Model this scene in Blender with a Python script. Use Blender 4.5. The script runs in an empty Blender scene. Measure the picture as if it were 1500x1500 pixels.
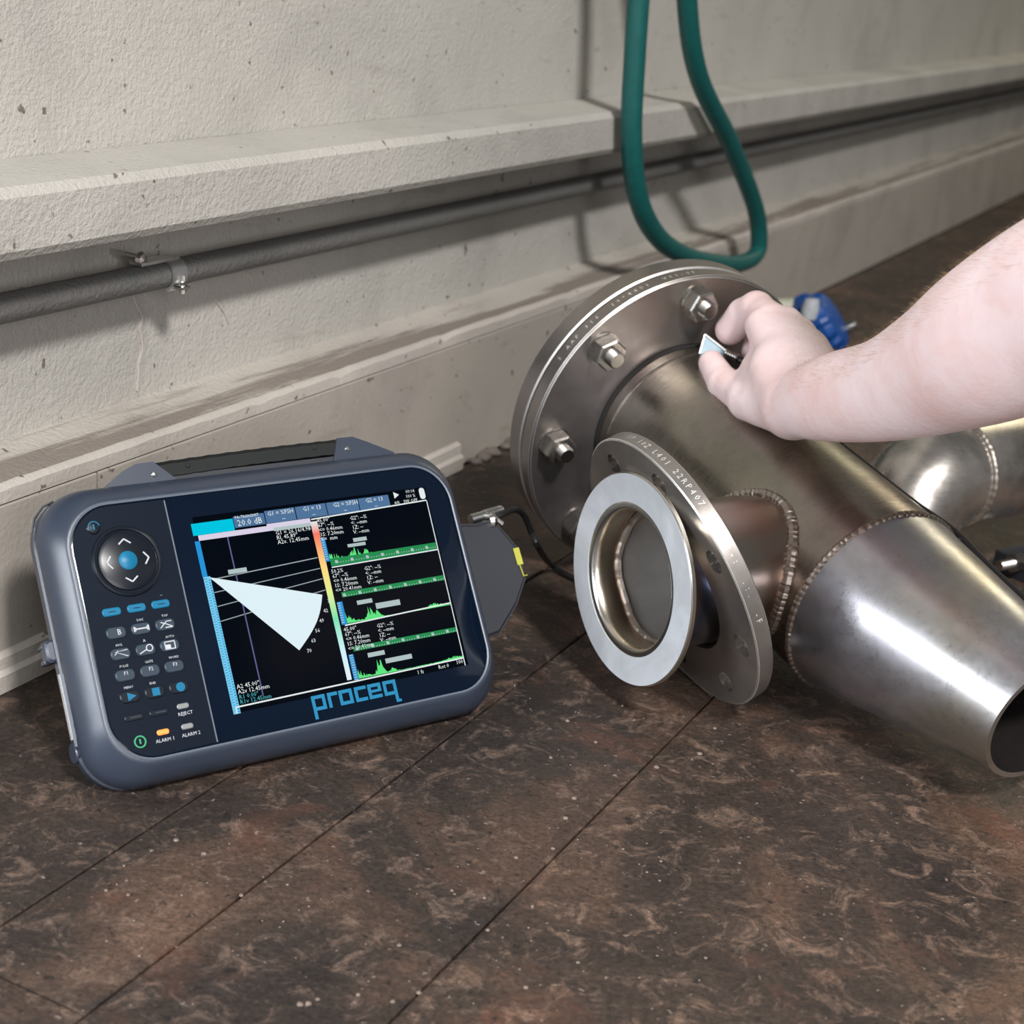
import bpy, bmesh, math, random
import numpy as np
from mathutils import Vector, Matrix
random.seed(7); rng = np.random.RandomState(7)
SC = bpy.context.scene; COL = SC.collection
PI = math.pi

# ------------------------------------------------------------------ camera
F_PX, PITCH, ROLL, CAM_H = 2411.92, 0.340797, -0.1, 0.541707
fw = np.array([0, math.cos(PITCH), -math.sin(PITCH)]); rt = np.array([1, 0, 0.0]); dn = np.cross(fw, rt)
cr, sr = math.cos(ROLL), math.sin(ROLL)
CR = np.array([[cr, sr, 0], [-sr, cr, 0], [0, 0, 1]]) @ np.array([rt, dn, fw])   # rows: right, down, forward
CC = np.array([0, 0, CAM_H])
cd = bpy.data.cameras.new('camera'); cam = bpy.data.objects.new('camera', cd); COL.objects.link(cam)
cd.sensor_width = 36; cd.lens = F_PX / 1500 * 36; cd.clip_start = 0.02; cd.clip_end = 60
cd.dof.use_dof = True; cd.dof.focus_distance = 1.12; cd.dof.aperture_fstop = 10
M = Matrix.Identity(4)
for i in range(3):
    M[i][0] = CR[0][i]; M[i][1] = -CR[1][i]; M[i][2] = -CR[2][i]; M[i][3] = CC[i]
cam.matrix_world = M; SC.camera = cam

def ray(px, py):
    return np.array([(px - 750) / F_PX, (py - 750) / F_PX, 1.0]) @ CR
def at(px, py, depth):                      # world point seen at a pixel, at a camera depth (metres)
    return CC + ray(px, py) * depth
def on_plane(px, py, c, n):
    d = ray(px, py); return CC + d * (((c - CC) @ n) / (d @ n))

# ------------------------------------------------------------------ light
SC.view_settings.view_transform = 'Standard'; SC.view_settings.look = 'None'
SC.view_settings.gamma = 1.0; SC.view_settings.exposure = 0.0; SC.view_settings.use_curve_mapping = False
wd = bpy.data.worlds.new('workshop_air'); SC.world = wd; wd.use_nodes = True
wn = wd.node_tree; bg = wn.nodes['Background']
bg.inputs['Color'].default_value = (0.30, 0.29, 0.285, 1); bg.inputs['Strength'].default_value = 0.46

def area(name, loc, target, sx, sy, power, col):
    l = bpy.data.lights.new(name, 'AREA'); l.shape = 'RECTANGLE'; l.size = sx; l.size_y = sy; l.energy = power; l.color = col
    o = bpy.data.objects.new(name, l); COL.objects.link(o); o.location = loc
    d = Vector(target) - Vector(loc); o.rotation_euler = d.to_track_quat('-Z', 'Y').to_euler(); return o
WDIR = np.array([math.sin(0.442788), math.cos(0.442788), 0.0])      # along the wall, away from the camera
WN = np.array([-WDIR[1], WDIR[0], 0.0])                              # into the wall
area('ceiling_lamp', (1.05, -1.15, 2.75), (0.0, 1.3, 0.1), 0.42, 0.42, 142, (1.0, 0.97, 0.955))
area('front_fill', (0.95, -1.1, 0.85), (0.15, 1.2, 0.2), 1.1, 0.9, 24, (1.0, 0.97, 0.985))  # added fill light from behind the camera to brighten the arm
area('left_window', (-1.15, 0.12, 0.52), (0.2, 1.0, 0.12), 0.85, 0.65, 23, (0.88, 0.94, 1.0))
area('rear_window', (-0.85, -1.15, 1.15), (-0.1, 1.0, 0.1), 0.7, 0.9, 15, (0.86, 0.92, 1.0))
area('far_window', (2.2, 4.6, 2.2), (0.3, 1.4, 0.1), 1.3, 1.0, 15, (1.0, 0.90, 0.62))

# ------------------------------------------------------------------ materials
def nt_new(name):
    m = bpy.data.materials.new(name); m.use_nodes = True
    nt = m.node_tree; return m, nt, nt.nodes['Principled BSDF']
def N(nt, t, **kw):
    n = nt.nodes.new(t)
    for k, v in kw.items():
        if k in n.inputs.keys(): n.inputs[k].default_value = v
        else: setattr(n, k, v)
    return n
def ramp(nt, src, stops):
    r = nt.nodes.new('ShaderNodeValToRGB'); e = r.color_ramp.elements
    while len(e) < len(stops): e.new(0.5)
    for i, (p, c) in enumerate(stops):
        e[i].position = p; e[i].color = (*c, 1) if len(c) == 3 else c
    nt.links.new(src, r.inputs['Fac']); return r.outputs['Color']
def coords(nt, scale=(1, 1, 1), rot=(0, 0, 0), kind='Object'):
    tc = nt.nodes.new('ShaderNodeTexCoord'); mp = nt.nodes.new('ShaderNodeMapping')
    mp.inputs['Scale'].default_value = scale; mp.inputs['Rotation'].default_value = rot
    nt.links.new(tc.outputs[kind], mp.inputs['Vector']); return mp.outputs['Vector']
def wcoords(nt, scale=(1, 1, 1)):           # x along the wall, y into it
    tc = nt.nodes.new('ShaderNodeTexCoord'); r = nt.nodes.new('ShaderNodeMapping'); r.inputs['Rotation'].default_value = (0, 0, -math.atan2(WDIR[1], WDIR[0]))
    nt.links.new(tc.outputs['Object'], r.inputs['Vector']); mp = nt.nodes.new('ShaderNodeMapping'); mp.inputs['Scale'].default_value = scale
    nt.links.new(r.outputs[0], mp.inputs['Vector']); return mp.outputs['Vector']
def noise(nt, vec, scale, detail=4, rough=0.55, dist=0.0):
    n = N(nt, 'ShaderNodeTexNoise', Scale=scale, Detail=detail, Roughness=rough, Distortion=dist)
    nt.links.new(vec, n.inputs['Vector']); return n.outputs['Fac']
def mix(nt, a, b, fac, mode='MIX'):
    m = nt.nodes.new('ShaderNodeMix'); m.data_type = 'RGBA'; m.blend_type = mode
    for s, v in ((m.inputs[0], fac), (m.inputs[6], a), (m.inputs[7], b)):
        if isinstance(v, (int, float)): s.default_value = v
        elif isinstance(v, tuple): s.default_value = (*v, 1)
        else: nt.links.new(v, s)
    return m.outputs[2]
def bump(nt, bsdf, h, strength=0.3, dist=0.001):
    b = N(nt, 'ShaderNodeBump', Strength=strength, Distance=dist); nt.links.new(h, b.inputs['Height'])
    nt.links.new(b.outputs['Normal'], bsdf.inputs['Normal'])
def plain(name, col, rough=0.5, metal=0.0, emit=0.0, spec=0.5, bumpy=None, emcol=None):
    m, nt, b = nt_new(name)
    v = coords(nt)
    f = noise(nt, v, 120, 3)
    c = ramp(nt, f, [(0.3, tuple(x * 0.88 for x in col)), (0.7, tuple(min(1, x * 1.08) for x in col))])
    nt.links.new(c, b.inputs['Base Color'])
    b.inputs['Roughness'].default_value = rough; b.inputs['Metallic'].default_value = metal
    b.inputs['Specular IOR Level'].default_value = spec
    if emit:
        b.inputs['Emission Color'].default_value = (*(emcol or col), 1); b.inputs['Emission Strength'].default_value = emit
    if bumpy: bump(nt, b, noise(nt, v, bumpy[0], 5), bumpy[1], 0.0006)
    return m
def steel(name, base, rough=(0.22, 0.42), tint=None, brush=(3, 3, 60), bstr=0.10, aniso=0.0, low=0.55, metal=0.93):
    """brushed stainless with cloudy patches of heat tint and fine scratches"""
    m, nt, b = nt_new(name)
    v = coords(nt)
    cloud = noise(nt, v, 9, 5, 0.6, 0.6)
    dark = tuple(x * low for x in base)
    c = ramp(nt, cloud, [(0.34, dark), (0.50, base), (0.68, tuple(min(1, x * 1.35) for x in base))])
    if tint:
        t2 = noise(nt, coords(nt, (1, 1, 1), (0.5, 0.8, 0)), 7, 3, 0.5, 0.3)
        tc = ramp(nt, t2, [(0.36, tint[0]), (0.5, base), (0.64, tint[1])])
        c = mix(nt, c, tc, 0.5)
    nt.links.new(c, b.inputs['Base Color'])
    b.inputs['Metallic'].default_value = metal
    vb = coords(nt, brush)
    br = noise(nt, vb, 14, 6, 0.7)
    blot = noise(nt, v, 22, 5, 0.6, 1.2)
    rr = N(nt, 'ShaderNodeMapRange'); rr.inputs['From Min'].default_value = 0.3; rr.inputs['From Max'].default_value = 0.7
    rr.inputs['To Min'].default_value = rough[0]; rr.inputs['To Max'].default_value = rough[1]
    ad = N(nt, 'ShaderNodeMath', operation='MULTIPLY_ADD'); ad.inputs[1].default_value = 0.5
    nt.links.new(br, ad.inputs[0])
    hf = N(nt, 'ShaderNodeMath', operation='MULTIPLY'); hf.inputs[1].default_value = 0.5; nt.links.new(blot, hf.inputs[0])
    nt.links.new(hf.outputs[0], ad.inputs[2]); nt.links.new(ad.outputs[0], rr.inputs['Value'])
    nt.links.new(rr.outputs[0], b.inputs['Roughness'])
    b.inputs['Anisotropic'].default_value = aniso
    bump(nt, b, ad.outputs[0], bstr, 0.0008)
    return m

def wall_mat(name, col, stain, rough=0.85, streak=False, bs=0.55):
    m, nt, b = nt_new(name)
    v = coords(nt)
    f1 = noise(nt, v, 6, 5, 0.6, 0.4)
    c = ramp(nt, f1, [(0.25, tuple(x * 0.80 for x in col)), (0.5, col), (0.8, tuple(min(1, x * 1.1) for x in col))])
    f2 = noise(nt, wcoords(nt, (0.35, 1, 1)), 26, 6, 0.7, 0.8)
    c = mix(nt, c, stain, ramp(nt, f2, [(0.60, (0, 0, 0)), (0.80, (0.55, 0.55, 0.55))]))
    f3 = noise(nt, v, 95, 2, 0.5)
    c = mix(nt, c, (0.09, 0.07, 0.05), ramp(nt, f3, [(0.70, (0, 0, 0)), (0.74, (0.8, 0.8, 0.8))]))
    if streak:
        f4 = noise(nt, wcoords(nt, (0.22, 3.5, 2.0)), 14, 6, 0.7, 0.35)
        sx = nt.nodes.new('ShaderNodeSeparateXYZ'); nt.links.new(wcoords(nt), sx.inputs[0])
        g = N(nt, 'ShaderNodeMapRange'); g.inputs['From Min'].default_value = 0.770; g.inputs['From Max'].default_value = 0.806; g.inputs['To Min'].default_value = 0.17; g.inputs['To Max'].default_value = -0.10
        nt.links.new(sx.outputs['Y'], g.inputs['Value']); a2 = N(nt, 'ShaderNodeMath', operation='ADD'); nt.links.new(f4, a2.inputs[0]); nt.links.new(g.outputs[0], a2.inputs[1])
        c = mix(nt, c, tuple(x * y for x, y in zip(col, (0.42, 0.38, 0.36))), ramp(nt, a2.outputs[0], [(0.46, (0, 0, 0)), (0.58, (0.85, 0.85, 0.85))]))
    nt.links.new(c, b.inputs['Base Color']); b.inputs['Roughness'].default_value = rough
    b.inputs['Specular IOR Level'].default_value = 0.25
    h = N(nt, 'ShaderNodeMath', operation='ADD'); nt.links.new(noise(nt, v, 60, 6, 0.7), h.inputs[0]); nt.links.new(noise(nt, v, 240, 3, 0.6), h.inputs[1])
    bump(nt, b, h.outputs[0], bs, 0.0024)
    return m

def floor_mat():
    m, nt, b = nt_new('floor_worn_brown')
    v = coords(nt, kind='Object')
    oi = nt.nodes.new('ShaderNodeObjectInfo')
    f1 = noise(nt, v, 5, 6, 0.65, 0.8)
    c = ramp(nt, f1, [(0.32, (0.016, 0.012, 0.011)), (0.5, (0.043, 0.031, 0.024)), (0.66, (0.115, 0.068, 0.045))])
    f2 = noise(nt, v, 38, 6, 0.75, 1.0)
    c = mix(nt, c, (0.20, 0.135, 0.098), ramp(nt, f2, [(0.52, (0, 0, 0)), (0.70, (0.85, 0.85, 0.85))]))
    f6 = noise(nt, v, 260, 5, 0.8)
    c = mix(nt, c, ramp(nt, f6, [(0.35, (0.35, 0.35, 0.35)), (0.65, (1.5, 1.45, 1.4))]), 0.8, 'MULTIPLY')
    f5 = noise(nt, coords(nt, (1, 1, 1)), 11, 4, 0.6, 0.5)
    c = mix(nt, c, (0.16, 0.06, 0.035), ramp(nt, f5, [(0.58, (0, 0, 0)), (0.75, (0.45, 0.45, 0.45))]))
    f3 = noise(nt, v, 150, 3, 0.6)
    c = mix(nt, c, (0.30, 0.25, 0.21), ramp(nt, f3, [(0.66, (0, 0, 0)), (0.72, (0.7, 0.7, 0.7))]))
    f4 = noise(nt, v, 90, 3, 0.6)
    c = mix(nt, c, (0.010, 0.008, 0.007), ramp(nt, f4, [(0.62, (0, 0, 0)), (0.70, (0.8, 0.8, 0.8))]))
    rnd = ramp(nt, oi.outputs['Random'], [(0, (0.82, 0.82, 0.85)), (1, (1.12, 1.08, 1.05))])
    c = mix(nt, c, rnd, 1.0, 'MULTIPLY')
    nt.links.new(c, b.inputs['Base Color'])
    nt.links.new(ramp(nt, f2, [(0.3, (0.42,) * 3), (0.7, (0.75,) * 3)]), b.inputs['Roughness'])
    h = N(nt, 'ShaderNodeMath', operation='ADD'); nt.links.new(f2, h.inputs[0]); nt.links.new(f3, h.inputs[1])
    bump(nt, b, h.outputs[0], 0.5, 0.002)
    return m

M_FLOOR = floor_mat()
M_WALL = wall_mat('wall_old_cream_plaster', (0.445, 0.430, 0.392), (0.19, 0.16, 0.12))
M_PANEL = wall_mat('wall_lower_panel', (0.375, 0.343, 0.302), (0.16, 0.13, 0.09), bs=0.22)
M_LEDGE = wall_mat('ledge_dirty', (0.44, 0.41, 0.365), (0.17, 0.145, 0.12), streak=True)
M_EDGE = wall_mat('ledge_edge', (0.47, 0.435, 0.39), (0.24, 0.20, 0.16), bs=0.3)
M_DARKGAP = plain('gap_dark', (0.012, 0.010, 0.009), 0.9)
M_STEEL = steel('steel_pipe', (0.325, 0.298, 0.262), (0.17, 0.40), ((0.24, 0.175, 0.165), (0.29, 0.285, 0.20)), bstr=0.2, metal=0.98)
M_STEEL_CONE = steel('steel_reducer', (0.50, 0.49, 0.50), (0.22, 0.40), ((0.36, 0.34, 0.40), (0.50, 0.44, 0.32)), (12, 12, 12), 0.03)
M_FLANGE = steel('steel_flange', (0.275, 0.255, 0.242), (0.30, 0.46), ((0.24, 0.215, 0.24), (0.31, 0.275, 0.22)), (4, 4, 4), 0.06, low=0.68, metal=0.88)
M_FLANGE2 = steel('steel_loose_flange', (0.35, 0.325, 0.30), (0.26, 0.42), None, (4, 4, 4), 0.05, low=0.8, metal=0.85)
M_RIM = steel('steel_turned_rim', (0.40, 0.385, 0.365), (0.22, 0.34), None, (4, 4, 90), 0.08, low=0.85)
M_EDGESTEEL = plain('steel_edge_bright', (0.88, 0.86, 0.82), 0.38, 0.85)
M_BOLT = steel('steel_bolt', (0.42, 0.40, 0.37), (0.2, 0.35), None, (20, 20, 20), 0.1)
M_WELD = steel('steel_weld_bead', (0.38, 0.34, 0.30), (0.22, 0.42), ((0.24, 0.15, 0.11), (0.52, 0.49, 0.43)), (60, 60, 60), 0.7)
M_INSIDE = steel('steel_inside_matt', (0.46, 0.43, 0.40), (0.45, 0.60), None, (20, 20, 20), 0.1, low=0.8, metal=0.45)
M_LAP = steel('steel_ring_face', (0.53, 0.545, 0.57), (0.50, 0.60), None, (60, 60, 60), 0.05, low=0.82, metal=0.25)
M_THREAD = plain('steel_thread', (0.48, 0.46, 0.43), 0.28, 1.0)
M_BGPIPE = steel('steel_bright_pipe', (0.55, 0.52, 0.48), (0.22, 0.34), None, (5, 5, 40), 0.08)
M_STAMP = plain('stamp_bright', (0.85, 0.84, 0.80), 0.4, 0.6)
M_CABLE = plain('cable_black_rubber', (0.008, 0.008, 0.009), 0.38)
M_SHELL = plain('shell_grey_rubber', (0.029, 0.039, 0.060), 0.30, spec=0.75, bumpy=(400, 0.12))
M_SHELL2 = plain('shell_dark_housing', (0.020, 0.023, 0.030), 0.5, bumpy=(400, 0.12))
M_HANDLE = plain('handle_black', (0.007, 0.009, 0.009), 0.6, spec=0.3, bumpy=(300, 0.2))
M_GLASS = plain('front_panel_gloss', (0.002, 0.006, 0.015), 0.10, spec=0.28)
M_KEYPAD = plain('keypad_panel', (0.004, 0.008, 0.016), 0.25, spec=0.3)
M_LINE = plain('panel_edge_line', (0.10, 0.12, 0.15), 0.4)
M_BTN = plain('button_grey', (0.026, 0.042, 0.060), 0.35, spec=0.35)
M_BTND = plain('button_black', (0.006, 0.009, 0.014), 0.30, spec=0.35)
M_BLUE = plain('button_blue', (0.006, 0.135, 0.25), 0.38, spec=0.25)
M_LOGO = plain('logo_blue', (0.012, 0.155, 0.285), 0.4, spec=0.2)
M_WHITE = plain('print_white', (0.46, 0.48, 0.50), 0.5)
M_CHROME = plain('metal_bright', (0.72, 0.72, 0.70), 0.22, 1.0)
M_ZINC = plain('zinc_plate', (0.60, 0.62, 0.62), 0.28, 0.85)
M_YELLOW = plain('label_yellow', (0.42, 0.42, 0.06), 0.5)
M_LEDO = plain('led_orange', (0.8, 0.25, 0.05), 0.4, emit=0.9, emcol=(1.0, 0.16, 0.02))
M_LEDX = plain('led_off', (0.22, 0.23, 0.23), 0.3)
M_GREEN = plain('ring_green', (0.03, 0.30, 0.13), 0.4)
def em(name, col, s=1.0):
    m, nt, b = nt_new(name); b.inputs['Base Color'].default_value = (0, 0, 0, 1); b.inputs['Roughness'].default_value = 0.15; b.inputs['Specular IOR Level'].default_value = 0.08
    f = noise(nt, coords(nt), 300, 2)
    c = ramp(nt, f, [(0.3, tuple(x * 0.93 for x in col)), (0.7, col)])
    nt.links.new(c, b.inputs['Emission Color']); b.inputs['Emission Strength'].default_value = s; return m
E_BLACK = em('lcd_black', (0.0012, 0.0030, 0.0065)); E_NAVY = em('lcd_navy', (0.002, 0.007, 0.020))
E_CYAN = em('lcd_cyan', (0.0, 0.58, 0.78)); E_SLATE = em('lcd_slate', (0.085, 0.18, 0.34)); E_PINK = em('lcd_lilac', (0.72, 0.66, 0.82))
E_BLUE = em('lcd_blue', (0.02, 0.30, 0.72)); E_LBLUE = em('lcd_light_blue', (0.20, 0.62, 0.85)); E_FAN = em('lcd_pale_cyan', (0.76, 0.91, 0.96))
E_GREEN = em('lcd_green', (0.02, 0.27, 0.085)); E_LGREEN = em('lcd_bright_green', (0.12, 0.80, 0.22)); E_WHITE = em('lcd_white', (0.80, 0.86, 0.86))
E_GREY = em('lcd_grey', (0.32, 0.38, 0.40)); E_TEAL = em('lcd_teal', (0.08, 0.42, 0.45)); E_VIO = em('lcd_violet', (0.12, 0.12, 0.28)); E_LAB = em('lcd_tag', (0.45, 0.55, 0.56))
def cbar_mat():
    m, nt, b = nt_new('lcd_colour_scale'); b.inputs['Base Color'].default_value = (0, 0, 0, 1)
    g = nt.nodes.new('ShaderNodeSeparateXYZ'); nt.links.new(coords(nt, kind='Generated'), g.inputs[0])
    c = ramp(nt, g.outputs['Y'], [(0.0, (0.70, 0.82, 0.90)), (0.18, (0.60, 0.84, 0.92)), (0.38, (0.15, 0.72, 0.40)), (0.55, (0.70, 0.82, 0.25)), (0.72, (0.95, 0.62, 0.18)), (0.92, (0.85, 0.14, 0.08)), (0.99, (0.70, 0.70, 0.70))])
    nt.links.new(c, b.inputs['Emission Color']); b.inputs['Emission Strength'].default_value = 1; return m
E_SCALE = cbar_mat()
def skin_mat():
    m, nt, b = nt_new('skin_pale')
    v = coords(nt)
    c = ramp(nt, noise(nt, v, 18, 5, 0.6, 0.3), [(0.3, (0.80, 0.56, 0.53)), (0.5, (0.86, 0.66, 0.645)), (0.72, (0.90, 0.73, 0.73))])
    c = mix(nt, c, (0.76, 0.46, 0.42), ramp(nt, noise(nt, v, 60, 4, 0.6), [(0.55, (0, 0, 0)), (0.8, (0.3, 0.3, 0.3))]))
    nt.links.new(c, b.inputs['Base Color']); b.inputs['Roughness'].default_value = 0.52
    b.inputs['Subsurface Weight'].default_value = 0.22; b.inputs['Subsurface Radius'].default_value = (1.0, 0.35, 0.2); b.inputs['Subsurface Scale'].default_value = 0.008
    h = N(nt, 'ShaderNodeMath', operation='ADD'); nt.links.new(noise(nt, v, 260, 4, 0.6), h.inputs[0]); nt.links.new(noise(nt, v, 45, 3, 0.6), h.inputs[1])
    bump(nt, b, h.outputs[0], 0.28, 0.0012); return m
M_SKIN = skin_mat()
M_HAIR = plain('hair_light_brown', (0.36, 0.22, 0.12), 0.5)
M_TEAL = plain('hose_teal', (0.004, 0.095, 0.088), 0.5)
M_CONDUIT = wall_mat('conduit_painted_grey', (0.13, 0.128, 0.122), (0.06, 0.12, 0.10), 0.5)
M_BPLASTIC = plain('plastic_blue', (0.003, 0.060, 0.26), 0.4)
M_PALE = plain('plastic_pale', (0.46, 0.47, 0.36), 0.5)
M_RUBBLE = wall_mat('rubble', (0.16, 0.14, 0.12), (0.05, 0.04, 0.03))
M_STONE = wall_mat('grit', (0.22, 0.17, 0.14), (0.06, 0.05, 0.04))

# ------------------------------------------------------------------ mesh helpers
class MB:
    def __init__(s): s.v = []; s.f = []
    def add(s, vs, fs):
        o = len(s.v); s.v += [tuple(map(float, p)) for p in vs]; s.f += [tuple(i + o for i in f) for f in fs]; return s
    def rings(s, rings, close=False, cap0=True, cap1=True):
        n = len(rings[0]); vs = [p for r in rings for p in r]; fs = []
        m = len(rings)
        for i in range(m if close else m - 1):
            j = (i + 1) % m
            for k in range(n):
                l = (k + 1) % n; fs.append((i * n + k, i * n + l, j * n + l, j * n + k))
        if not close:
            if cap0: fs.append(tuple(range(n))[::-1])
            if cap1: fs.append(tuple((m - 1) * n + k for k in range(n)))
        return s.add(vs, fs)
    def lathe(s, prof, seg=48, frame=None, closed=True, a0=0, a1=2 * PI):
        """prof: list of (r, z); closed profile loop -> solid of revolution about local z"""
        O, X, Y, Z = frame if frame else (np.zeros(3), np.array([1., 0, 0]), np.array([0, 1., 0]), np.array([0, 0, 1.]))
        rs = []
        for k in range(seg):
            t = a0 + (a1 - a0) * k / seg; d = math.cos(t) * X + math.sin(t) * Y
            rs.append([O + d * r + Z * z for r, z in prof])
        n = len(prof); vs = [p for r in rs for p in r]; fs = []
        for k in range(seg):
            j = (k + 1) % seg
            for i in range(n if closed else n - 1):
                l = (i + 1) % n; fs.append((k * n + i, j * n + i, j * n + l, k * n + l))
        return s.add(vs, fs)
    def cyl(s, p0, p1, r0, r1=None, seg=24):
        return s.tube([p0, p1], [r0, r0 if r1 is None else r1], seg)
    def tube(s, pts, rad, seg=12, close=False):
        P = [np.array(p, float) for p in pts]; n = len(P)
        if not hasattr(rad, '__len__'): rad = [rad] * n
        T = []
        for i in range(n):
            if close: t = P[(i + 1) % n] - P[i - 1]
            else: t = P[min(i + 1, n - 1)] - P[max(i - 1, 0)]
            T.append(t / (np.linalg.norm(t) + 1e-12))
        u = np.cross(T[0], [0, 0, 1.]); u = u if np.linalg.norm(u) > 1e-3 else np.cross(T[0], [1., 0, 0]); u /= np.linalg.norm(u)
        rs = []
        for i in range(n):
            u = u - T[i] * (u @ T[i]); u /= np.linalg.norm(u); w = np.cross(T[i], u)
            rs.append([P[i] + rad[i] * (math.cos(2 * PI * k / seg) * u + math.sin(2 * PI * k / seg) * w) for k in range(seg)])
        return s.rings(rs, close=close)
    def box(s, c, h, X=(1, 0, 0), Y=(0, 1, 0), Z=(0, 0, 1), bev=0.0):
        c = np.array(c, float); X, Y, Z = (np.array(a, float) for a in (X, Y, Z)); hx, hy, hz = h
        if bev <= 0:
            vs = [c + sx * hx * X + sy * hy * Y + sz * hz * Z for sz in (-1, 1) for sy in (-1, 1) for sx in (-1, 1)]
            return s.add(vs, [(0, 2, 3, 1), (4, 5, 7, 6), (0, 1, 5, 4), (2, 6, 7, 3), (0, 4, 6, 2), (1, 3, 7, 5)])
        rs = []
        for z, e in ((-hz, bev), (-hz + bev, 0), (hz - bev, 0), (hz, bev)):
            ax, ay = hx - e, hy - e
            pts = []
            for sx, sy in ((1, -1), (1, 1), (-1, 1), (-1, -1)):
                q = [(sx * ax, sy * (ay - bev)), (sx * (ax - bev), sy * ay)]
                if sx * sy > 0: pts += q
                else: pts += q[::-1]
            rs.append([c + p[0] * X + p[1] * Y + z * Z for p in pts])
        return s.rings(rs)
    def prism(s, poly, z0, z1, frame=None):
        O, X, Y, Z = frame if frame else (np.zeros(3), np.array([1., 0, 0]), np.array([0, 1., 0]), np.array([0, 0, 1.]))
        return s.rings([[O + X * x + Y * y + Z * z for x, y in poly] for z in (z0, z1)])
    def mesh(s, name):
        me = bpy.data.meshes.new(name); me.from_pydata(s.v, [], s.f)
        bm = bmesh.new(); bm.from_mesh(me); bmesh.ops.recalc_face_normals(bm, faces=bm.faces); bm.to_mesh(me); bm.free(); return me
def obj(name, mb, mat, parent=None, smooth=True, angle=35, **props):
    me = mb.mesh(name) if isinstance(mb, MB) else mb
    if mat and len(me.materials) == 0: me.materials.append(mat)
    o = bpy.data.objects.new(name, me); COL.objects.link(o)
    if parent: o.parent = parent
    if smooth and len(me.polygons):
        me.polygons.foreach_set('use_smooth', [True] * len(me.polygons)); me.set_sharp_from_angle(angle=math.radians(angle))
    for k, v in props.items(): o[k] = v
    return o
def thing(name, label, cat, mat4=None, group=None):
    e = bpy.data.objects.new(name, None); COL.objects.link(e); e.empty_display_size = 0.03
    e['label'] = label; e['category'] = cat
    if group: e['group'] = group
    if mat4 is not None: e.matrix_world = mat4
    return e
def frame4(O, X, Y, Z):
    m = Matrix.Identity(4)
    for i in range(3): m[i][0], m[i][1], m[i][2], m[i][3] = X[i], Y[i], Z[i], O[i]
    return m
def catmull(P, n=8):
    P = [np.array(p, float) for p in P]; Q = [2 * P[0] - P[1]] + P + [2 * P[-1] - P[-2]]; out = []
    for i in range(1, len(Q) - 2):
        for k in range(n):
            t = k / n; a, b, c, d = Q[i - 1:i + 3]
            out.append(0.5 * ((2 * b) + (c - a) * t + (2 * a - 5 * b + 4 * c - d) * t * t + (3 * b - a - 3 * c + d) * t ** 3))
    out.append(P[-1]); return out
_font = None
def text_mb(txt, size, frame, z=0.0, th=0.0, rot=0.0, align='CENTER'):
    """flat lettering as mesh; frame = (O, X, Y, Z), size = cap height (approx)"""
    cu = bpy.data.curves.new('t', 'FONT'); cu.body = txt; cu.size = size * 1.4; cu.align_x = align; cu.align_y = 'CENTER'; cu.resolution_u = 1; cu.extrude = th
    o = bpy.data.objects.new('t', cu); COL.objects.link(o)
    dg = bpy.context.evaluated_depsgraph_get(); me = o.evaluated_get(dg).to_mesh()
    O, X, Y, Z = frame; c, s_ = math.cos(rot), math.sin(rot)
    mb = MB()
    mb.add([O + X * (v.co.x * c - v.co.y * s_) + Y * (v.co.x * s_ + v.co.y * c) + Z * (z + v.co.z) for v in me.vertices], [tuple(p.vertices) for p in me.polygons])
    bpy.data.objects.remove(o); bpy.data.curves.remove(cu); return mb
def boolean_cut(me, cutter_mb):
    a = bpy.data.objects.new('a', me); b = bpy.data.objects.new('b', cutter_mb.mesh('b')); COL.objects.link(a); COL.objects.link(b)
    md = a.modifiers.new('x', 'BOOLEAN'); md.operation = 'DIFFERENCE'; md.solver = 'EXACT'; md.object = b
    dg = bpy.context.evaluated_depsgraph_get(); r = bpy.data.meshes.new_from_object(a.evaluated_get(dg))
    r.materials.clear(); bpy.data.objects.remove(a); bpy.data.objects.remove(b); return r

# ------------------------------------------------------------------ the setting
OFF = 0.7653
def wp(along, perp, z): return WDIR * along + WN * perp + np.array([0, 0, z])
def bar(mb, a0, a1, prof):
    """extrude a (perp, z) profile along the wall"""
    return mb.rings([[wp(a, p, z) for p, z in prof] for a in (a0, a1)])
fl = obj('floor', MB().box((1.5, 3.0, -0.03), (5, 6.5, 0.026)), M_DARKGAP, smooth=False, kind='structure')
G = 0.0009
def plate(poly, dz=0.0):
    c = np.mean(poly, axis=0); q = [(p - c) for p in poly]
    # inset each corner by the joint width
    n = len(poly); res = []
    for i in range(n):
        a, b, d = q[i - 1], q[i], q[(i + 1) % n]
        e1 = (a - b) / np.linalg.norm(a - b); e2 = (d - b) / np.linalg.norm(d - b); s = abs(e1[0] * e2[1] - e1[1] * e2[0])
        res.append(b + (e1 + e2) * G / s)
    mb = MB(); rs = []
    for z, ins in ((-0.005, 0), (-0.0008, 0), (0.0, 0.0007)):
        rs.append([(WDIR * (c[1] + r[1] * (1 - ins / 0.05)) + WN * (c[0] + r[0] * (1 - ins / 0.05)) + np.array([0, 0, z + dz])) for r in res])
    mb.rings(rs)
    o = obj('floor_plate', mb, M_FLOOR, fl, smooth=False); return o
A = np.array
perps = [0.762, 0.561, 0.472, 0.341, -0.06, -0.50, -1.0, -1.6, -2.4]
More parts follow.
